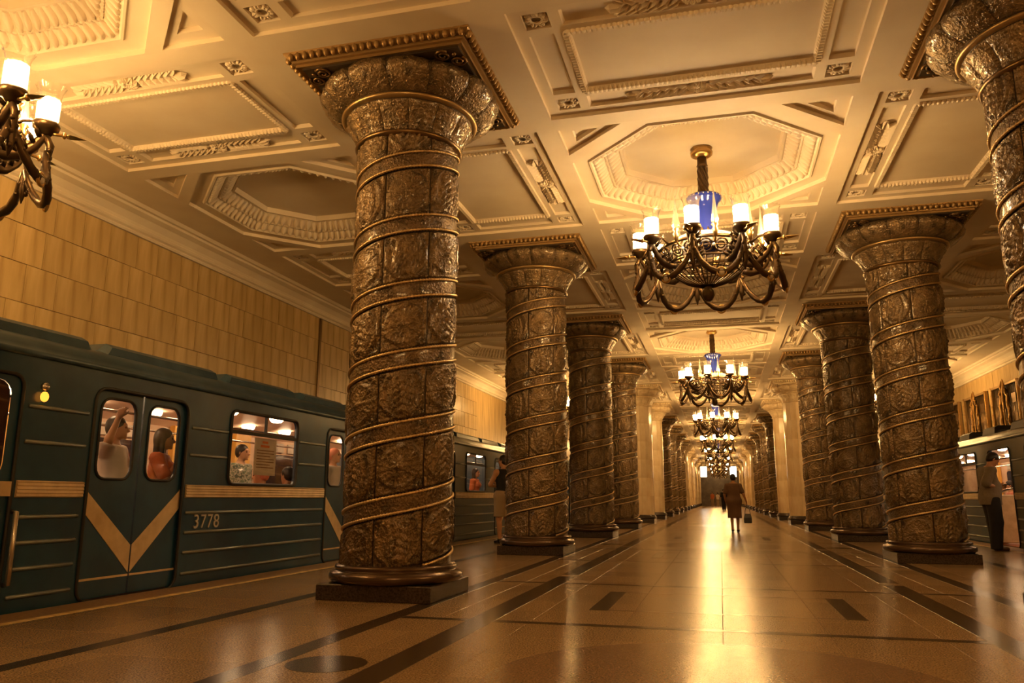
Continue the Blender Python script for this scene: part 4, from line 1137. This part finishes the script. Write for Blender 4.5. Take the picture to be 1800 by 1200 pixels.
    for cl in clothes:
        nm, kind, m = cl[:3]; o = cl[3] if len(cl) > 3 else {}
        inf = o.get('t', .014); pr = []; cuts = []
        if kind in ('shirt', 'tank', 'dress'):
            pr = list(T)
            hem = o.get('hem', .86)
            if hem < .9: pr.append(cap(J['pel'] + V3(0, 0, .06), (J['pel'] + V3(0, 0, .06)) * V3(1, 1, 0) + V3(0, 0, hem), .165 * bw, .175 * bw, .05, ((0, 1, 0), .86)))
            if kind != 'tank':
                for q in 'LR':
                    a = J['sh' + q]; e = J['el' + q]; f = o.get('sleeve', .75); pr.append(cap(a, a + (e - a) * f, .060 * (.9 + .1 * bw), .060, .03))
            else:
                for q, x in (('L', -1), ('R', 1)): pr.append(ell(J['sh' + q] + V3(.035 * x, 0, .01), (.062, .12, .095), .01, None, '-'))
            if kind == 'dress':
                hm = o.get('skirt', .50); c0 = (J['hipL'] + J['hipR']) / 2
                pr.append(cap(c0, (J['knL'] + J['knR']) / 2 * V3(1, 1, 0) + V3(0, 0, hm), .165 * bw, .165 * bw, .06, ((0, 1, 0), .80))); hem = hm
            nz_ = J['nk'][2]
            cuts = [lambda X, Y, Z_, hem=hem: hem - Z_, lambda X, Y, Z_: Z_ - (J['nk'][2] + .015 - .35 * np.maximum(0, Y - J['nk'][1] - .02))]
        elif kind in ('trousers', 'shorts'):
            w = o.get('w', 1.25)
            pr = [T[0], T[1]] + [t for t in T[-2:]]
            for q in 'LR':
                pr.append(cap(J['hip' + q], J['kn' + q], .090 * bw * (1 + (w - 1) * .4), .062 * w, .05)); pr.append(cap(J['kn' + q], J['an' + q] + V3(0, 0, -.03), .062 * w, .052 * w, .03))
            cuts = [lambda X, Y, Z_, hem=o.get('hem', .03): hem - Z_, lambda X, Y, Z_, top=o.get('top', J['wa'][2] - .03): Z_ - top]
        elif kind == 'shoes':
            for q in 'LR': pr += Ft[q]
            inf = .010; cuts = [lambda X, Y, Z_, top=o.get('top', .095): Z_ - top, lambda X, Y, Z_: .004 - Z_]
        link(nm, mesh_of(nm, M[m], [field(pr, max(fine, .009), inf, cuts)], sc), root)
    if hair:
        face = ell(hp(0, .115, -.035), (.085, .085, .105), .01, Rh, '-')
        pr = [ell(hp(0, -.022, .042), (.086, .102, .094), .02, Rh), ell(hp(0, -.05, -.01), (.078, .07, .075), .03, Rh)]
        if hair == 'long': pr += [cap(hp(0, -.06, -.02), hp(0, -.055, -.20), .08, .075, .03, ((0, 1, 0), .7))] + [cap(hp(x, -.02, 0), hp(x, -.01, -.17), .026, .024, .02) for x in (-.075, .075)]
        if hair == 'bun': pr += [ell(hp(0, -.11, .0), (.045, .04, .045), .02)]
        ears = [ell(hp(x, .03, -.05), (.03, .05, .055), .01, Rh, '-') for x in (-.085, .085)] if hair == 'short' else []
        link('hair', mesh_of('hair', M[hcol], [field(pr + [face] + ears, max(.008, fine * .8))], sc), root)
    return root

# woman walking away down the nave with a handbag
wom = person('woman in brown blouse and skirt walking away down the nave with a handbag', (.385, 23.31, 0), 0, 1.60, 1.20,
    dict(knL=(-.085, .02, .50), knR=(.09, .06, .51), anL=(-.08, -.12, .11), anR=(.085, .06, .085), toL=(-.085, .02, .03), elR=(.285, -.05, 1.15), wrR=(.37, .0, .92), elL=(-.27, .0, 1.13), wrL=(-.25, .14, .95), handR=((.1, .1, -1), (-.6, .4, 0), (0, 1, .1))),
    .02, (0.05, 0), (('skirt_dress', 'dress', 'cl_brown', dict(skirt=.42, sleeve=.72, hem=.91)), ('shoes', 'shoes', 'leather', dict(top=.075))), 'short', .010, curl=(.5, .95), female=True)
bag = thing('handbag', 'black leather handbag carried by the woman walking away', 'bag', (.385 + .385 * .914, 23.33, -.17))
b = MB(); R = []
for z, e in ((.42, -.03), (.44, 0), (.56, .0), (.66, -.03), (.68, -.05)): R.append([(sx * (.055 + e * .4), sy * (.15 + e), z) for sx, sy in ((-1, -1), (1, -1), (1, 1), (-1, 1))])
R = [[(y * .72, x, z) for x, y, z in r] for r in R]
b.rings(R, True, True, False); b.obj('bag_body', M['leather'], bag)
for q in (-.03, .03):
    b = MB(); b.tube([(-.075, q, .66), (-.06, q, .78), (-.02, q * .5, .90), (.02, q * .5, .90), (.06, q, .78), (.075, q, .66)], .008, 6); b.obj('bag_handle', M['leather'], bag)

# man at the right looking down at his hands, facing the train
person('man in loose grey-brown shirt and black trousers looking down at his hands', (4.86, 16.45, 0), -PI / 2 + .10, 1.80, 1.0,
    dict(up=(0, .02, 1.38), nk=(0, .045, 1.455), hd=(0, .115, 1.60), elR=(.27, -.16, 1.17), wrR=(.10, .10, 1.10), elL=(-.25, .0, 1.14), wrL=(-.07, .20, 1.12),
         anL=(-.10, .06, .085), knL=(-.10, .05, .50), handR=((-.35, .9, -.1), (-.6, -.2, -1), (0, .2, 1)), handL=((.45, .85, .1), (.6, -.2, -1), (0, .2, 1))),
    .03, (.62, 0), (('shirt', 'shirt', 'cl_shirt', dict(hem=.80, sleeve=.92, t=.026)), ('trousers', 'trousers', 'cl_black', dict(w=1.55)), ('shoes', 'shoes', 'shoe')), 'short', .009, curl=(.8, .8))
ph = thing('phone', 'small dark phone held by the man looking down', 'phone', (4.86 + .285, 16.43, 1.19), -PI / 2 + .1)
b = MB(); b.bevbox((-.03, -.055, -.006), (.03, .065, .006), .003); b.obj('case', M['leather'], ph)
b = MB(); b.bevbox((-.026, -.05, .005), (.026, .058, .008), .001); b.obj('screen', M['pane_dark'], ph)

# man in black vest beside the second left column
person('man in black sleeveless top and khaki shorts standing behind the second left column', (-4.36, 15.96, 0), PI / 2 - .75, 1.80, 1.0,
    dict(elL=(-.26, .10, 1.16), wrL=(-.02, .24, 1.13), elR=(.25, .07, 1.16), wrR=(.03, .22, 1.19), handL=((1, .1, .1), (0, -.4, -1), (0, .3, 1)), handR=((-1, .1, .0), (0, -.4, -1), (0, .3, 1))),
    .0, (.06, .35), (('vest', 'tank', 'cl_black', dict(hem=.90)), ('shorts', 'shorts', 'cl_tan', dict(hem=.53, w=1.45, t=.016)), ('shoes', 'shoes', 'leather')), 'short', .009, curl=(.6, .6))

# people far down the nave
person('distant person in dark clothes walking far down the nave', (.26, 68, 0), .2, 1.72, 1., dict(knR=(.1, .12, .5), anR=(.1, .10, .085)), 0, (0, 0), (('coat', 'shirt', 'cl_black', dict(sleeve=1.)), ('trousers', 'trousers', 'cl_black')), 'short', .02, hands=False)
person('distant person in khaki trousers standing at the far end of the hall', (-1.0, 104, 0), 2.6, 1.75, 1.1, None, 0, (0, 0), (('shirt', 'shirt', 'cl_orange'), ('trousers', 'trousers', 'cl_tan')), 'short', .024, hands=False)
person('distant person in white shirt at the far end of the hall', (-.35, 102, 0), .6, 1.68, 1., None, 0, (0, 0), (('shirt', 'shirt', 'cl_white'), ('trousers', 'trousers', 'cl_tan')), 'short', .024, hands=False)

# passengers
SIT = dict(pel=(0, 0, .55), wa=(0, -.02, .70), ch=(0, -.03, .88), up=(0, -.04, .98), nk=(0, -.035, 1.06), hd=(0, -.005, 1.235), hipL=(-.09, .03, .53), hipR=(.09, .03, .53), knL=(-.12, .44, .52), knR=(.12, .44, .52),
           anL=(-.12, .42, .09), anR=(.12, .42, .09), shL=(-.18, -.04, 1.005), shR=(.18, -.04, 1.005), elL=(-.24, .02, .76), elR=(.24, .02, .76), wrL=(-.13, .26, .66), wrR=(.13, .26, .66))
X_ = lambda d: -(XT + d)
kw = dict(fine=.014)
person('passenger in white shirt reaching up to the rail behind the left door glass', (X_(.50), 6.32 * (XT + .5) / XT, .005), -1.2, 1.74, 1.05, dict(elR=(.30, .06, 1.50), wrR=(.20, .10, 1.74), elL=(-.27, .05, 1.17)), .02, (0, .2), (('shirt', 'shirt', 'cl_white', dict(t=.022)), ('trousers', 'trousers', 'cl_tan')), 'short', **kw)
person('passenger with long dark hair and orange top behind the right door glass', (X_(.36), 7.0 * (XT + .36) / XT, .005), -PI / 2 + .5, 1.66, 1., dict(elR=(.25, .12, 1.16), wrR=(.10, .20, 1.36)), 0, (.05, .2), (('top', 'shirt', 'cl_orange', dict(t=.018)), ('skirt', 'trousers', 'cl_black')), 'long', female=True, **kw)
person('standing passenger in patterned green shirt at the left of the train window', (X_(1.25), 8.42 * (XT + 1.25) / XT, .005), -PI / 2, 1.68, 1.1, None, .02, (0, .1), (('shirt', 'shirt', 'cl_green', dict(t=.02)), ('trousers', 'trousers', 'cl_tan')), 'short', **kw)
person('seated passenger in salmon top with fair hair at the window', (X_(.34), 8.86 * (XT + .34) / XT, .01), PI / 2, 1.70, 1., SIT, 0, (.1, .3), (('top', 'shirt', 'cl_pink', dict(hem=.5)), ('trousers', 'trousers', 'cl_tan', dict(top=.70))), 'short', hcol='cl_pink', **kw)
person('seated passenger in black at the right end of the train window', (X_(.34), 9.50 * (XT + .34) / XT, .01), PI / 2, 1.72, 1., SIT, 0, (.1, -.3), (('jacket', 'shirt', 'cl_black', dict(hem=.5)), ('trousers', 'trousers', 'cl_black', dict(top=.70))), 'short', **kw)
person('standing passenger in pale shirt behind the second car door', (X_(.45), 10.80 * (XT + .45) / XT, .005), -PI / 2, 1.70, 1., None, 0, (0, 0), (('shirt', 'shirt', 'cl_white'), ('trousers', 'trousers', 'cl_black')), 'short', hcol='cl_pink', **kw)
person('standing passenger in orange top at the window behind the big column', (X_(.8), 17.95 * (XT + .8) / XT, .005), -PI / 2, 1.7, 1., None, 0, (0, 0), (('top', 'shirt', 'cl_orange'), ('trousers', 'trousers', 'cl_black')), 'long', female=True, **kw)
person('seated passenger in red top inside the open right train door', (XT + 1.9, 17.85 * (XT + 1.9) / XT, .01), PI / 2, 1.80, 1., SIT, 0, (0, 0), (('top', 'shirt', 'cl_pink', dict(hem=.5)), ('trousers', 'trousers', 'cl_black', dict(top=.70))), 'short', **kw)
for o in bpy.data.objects:
    if o.name.split('.')[0] in ('vase_studs', 'bowl_bosses'): o['kind'] = 'stuff'
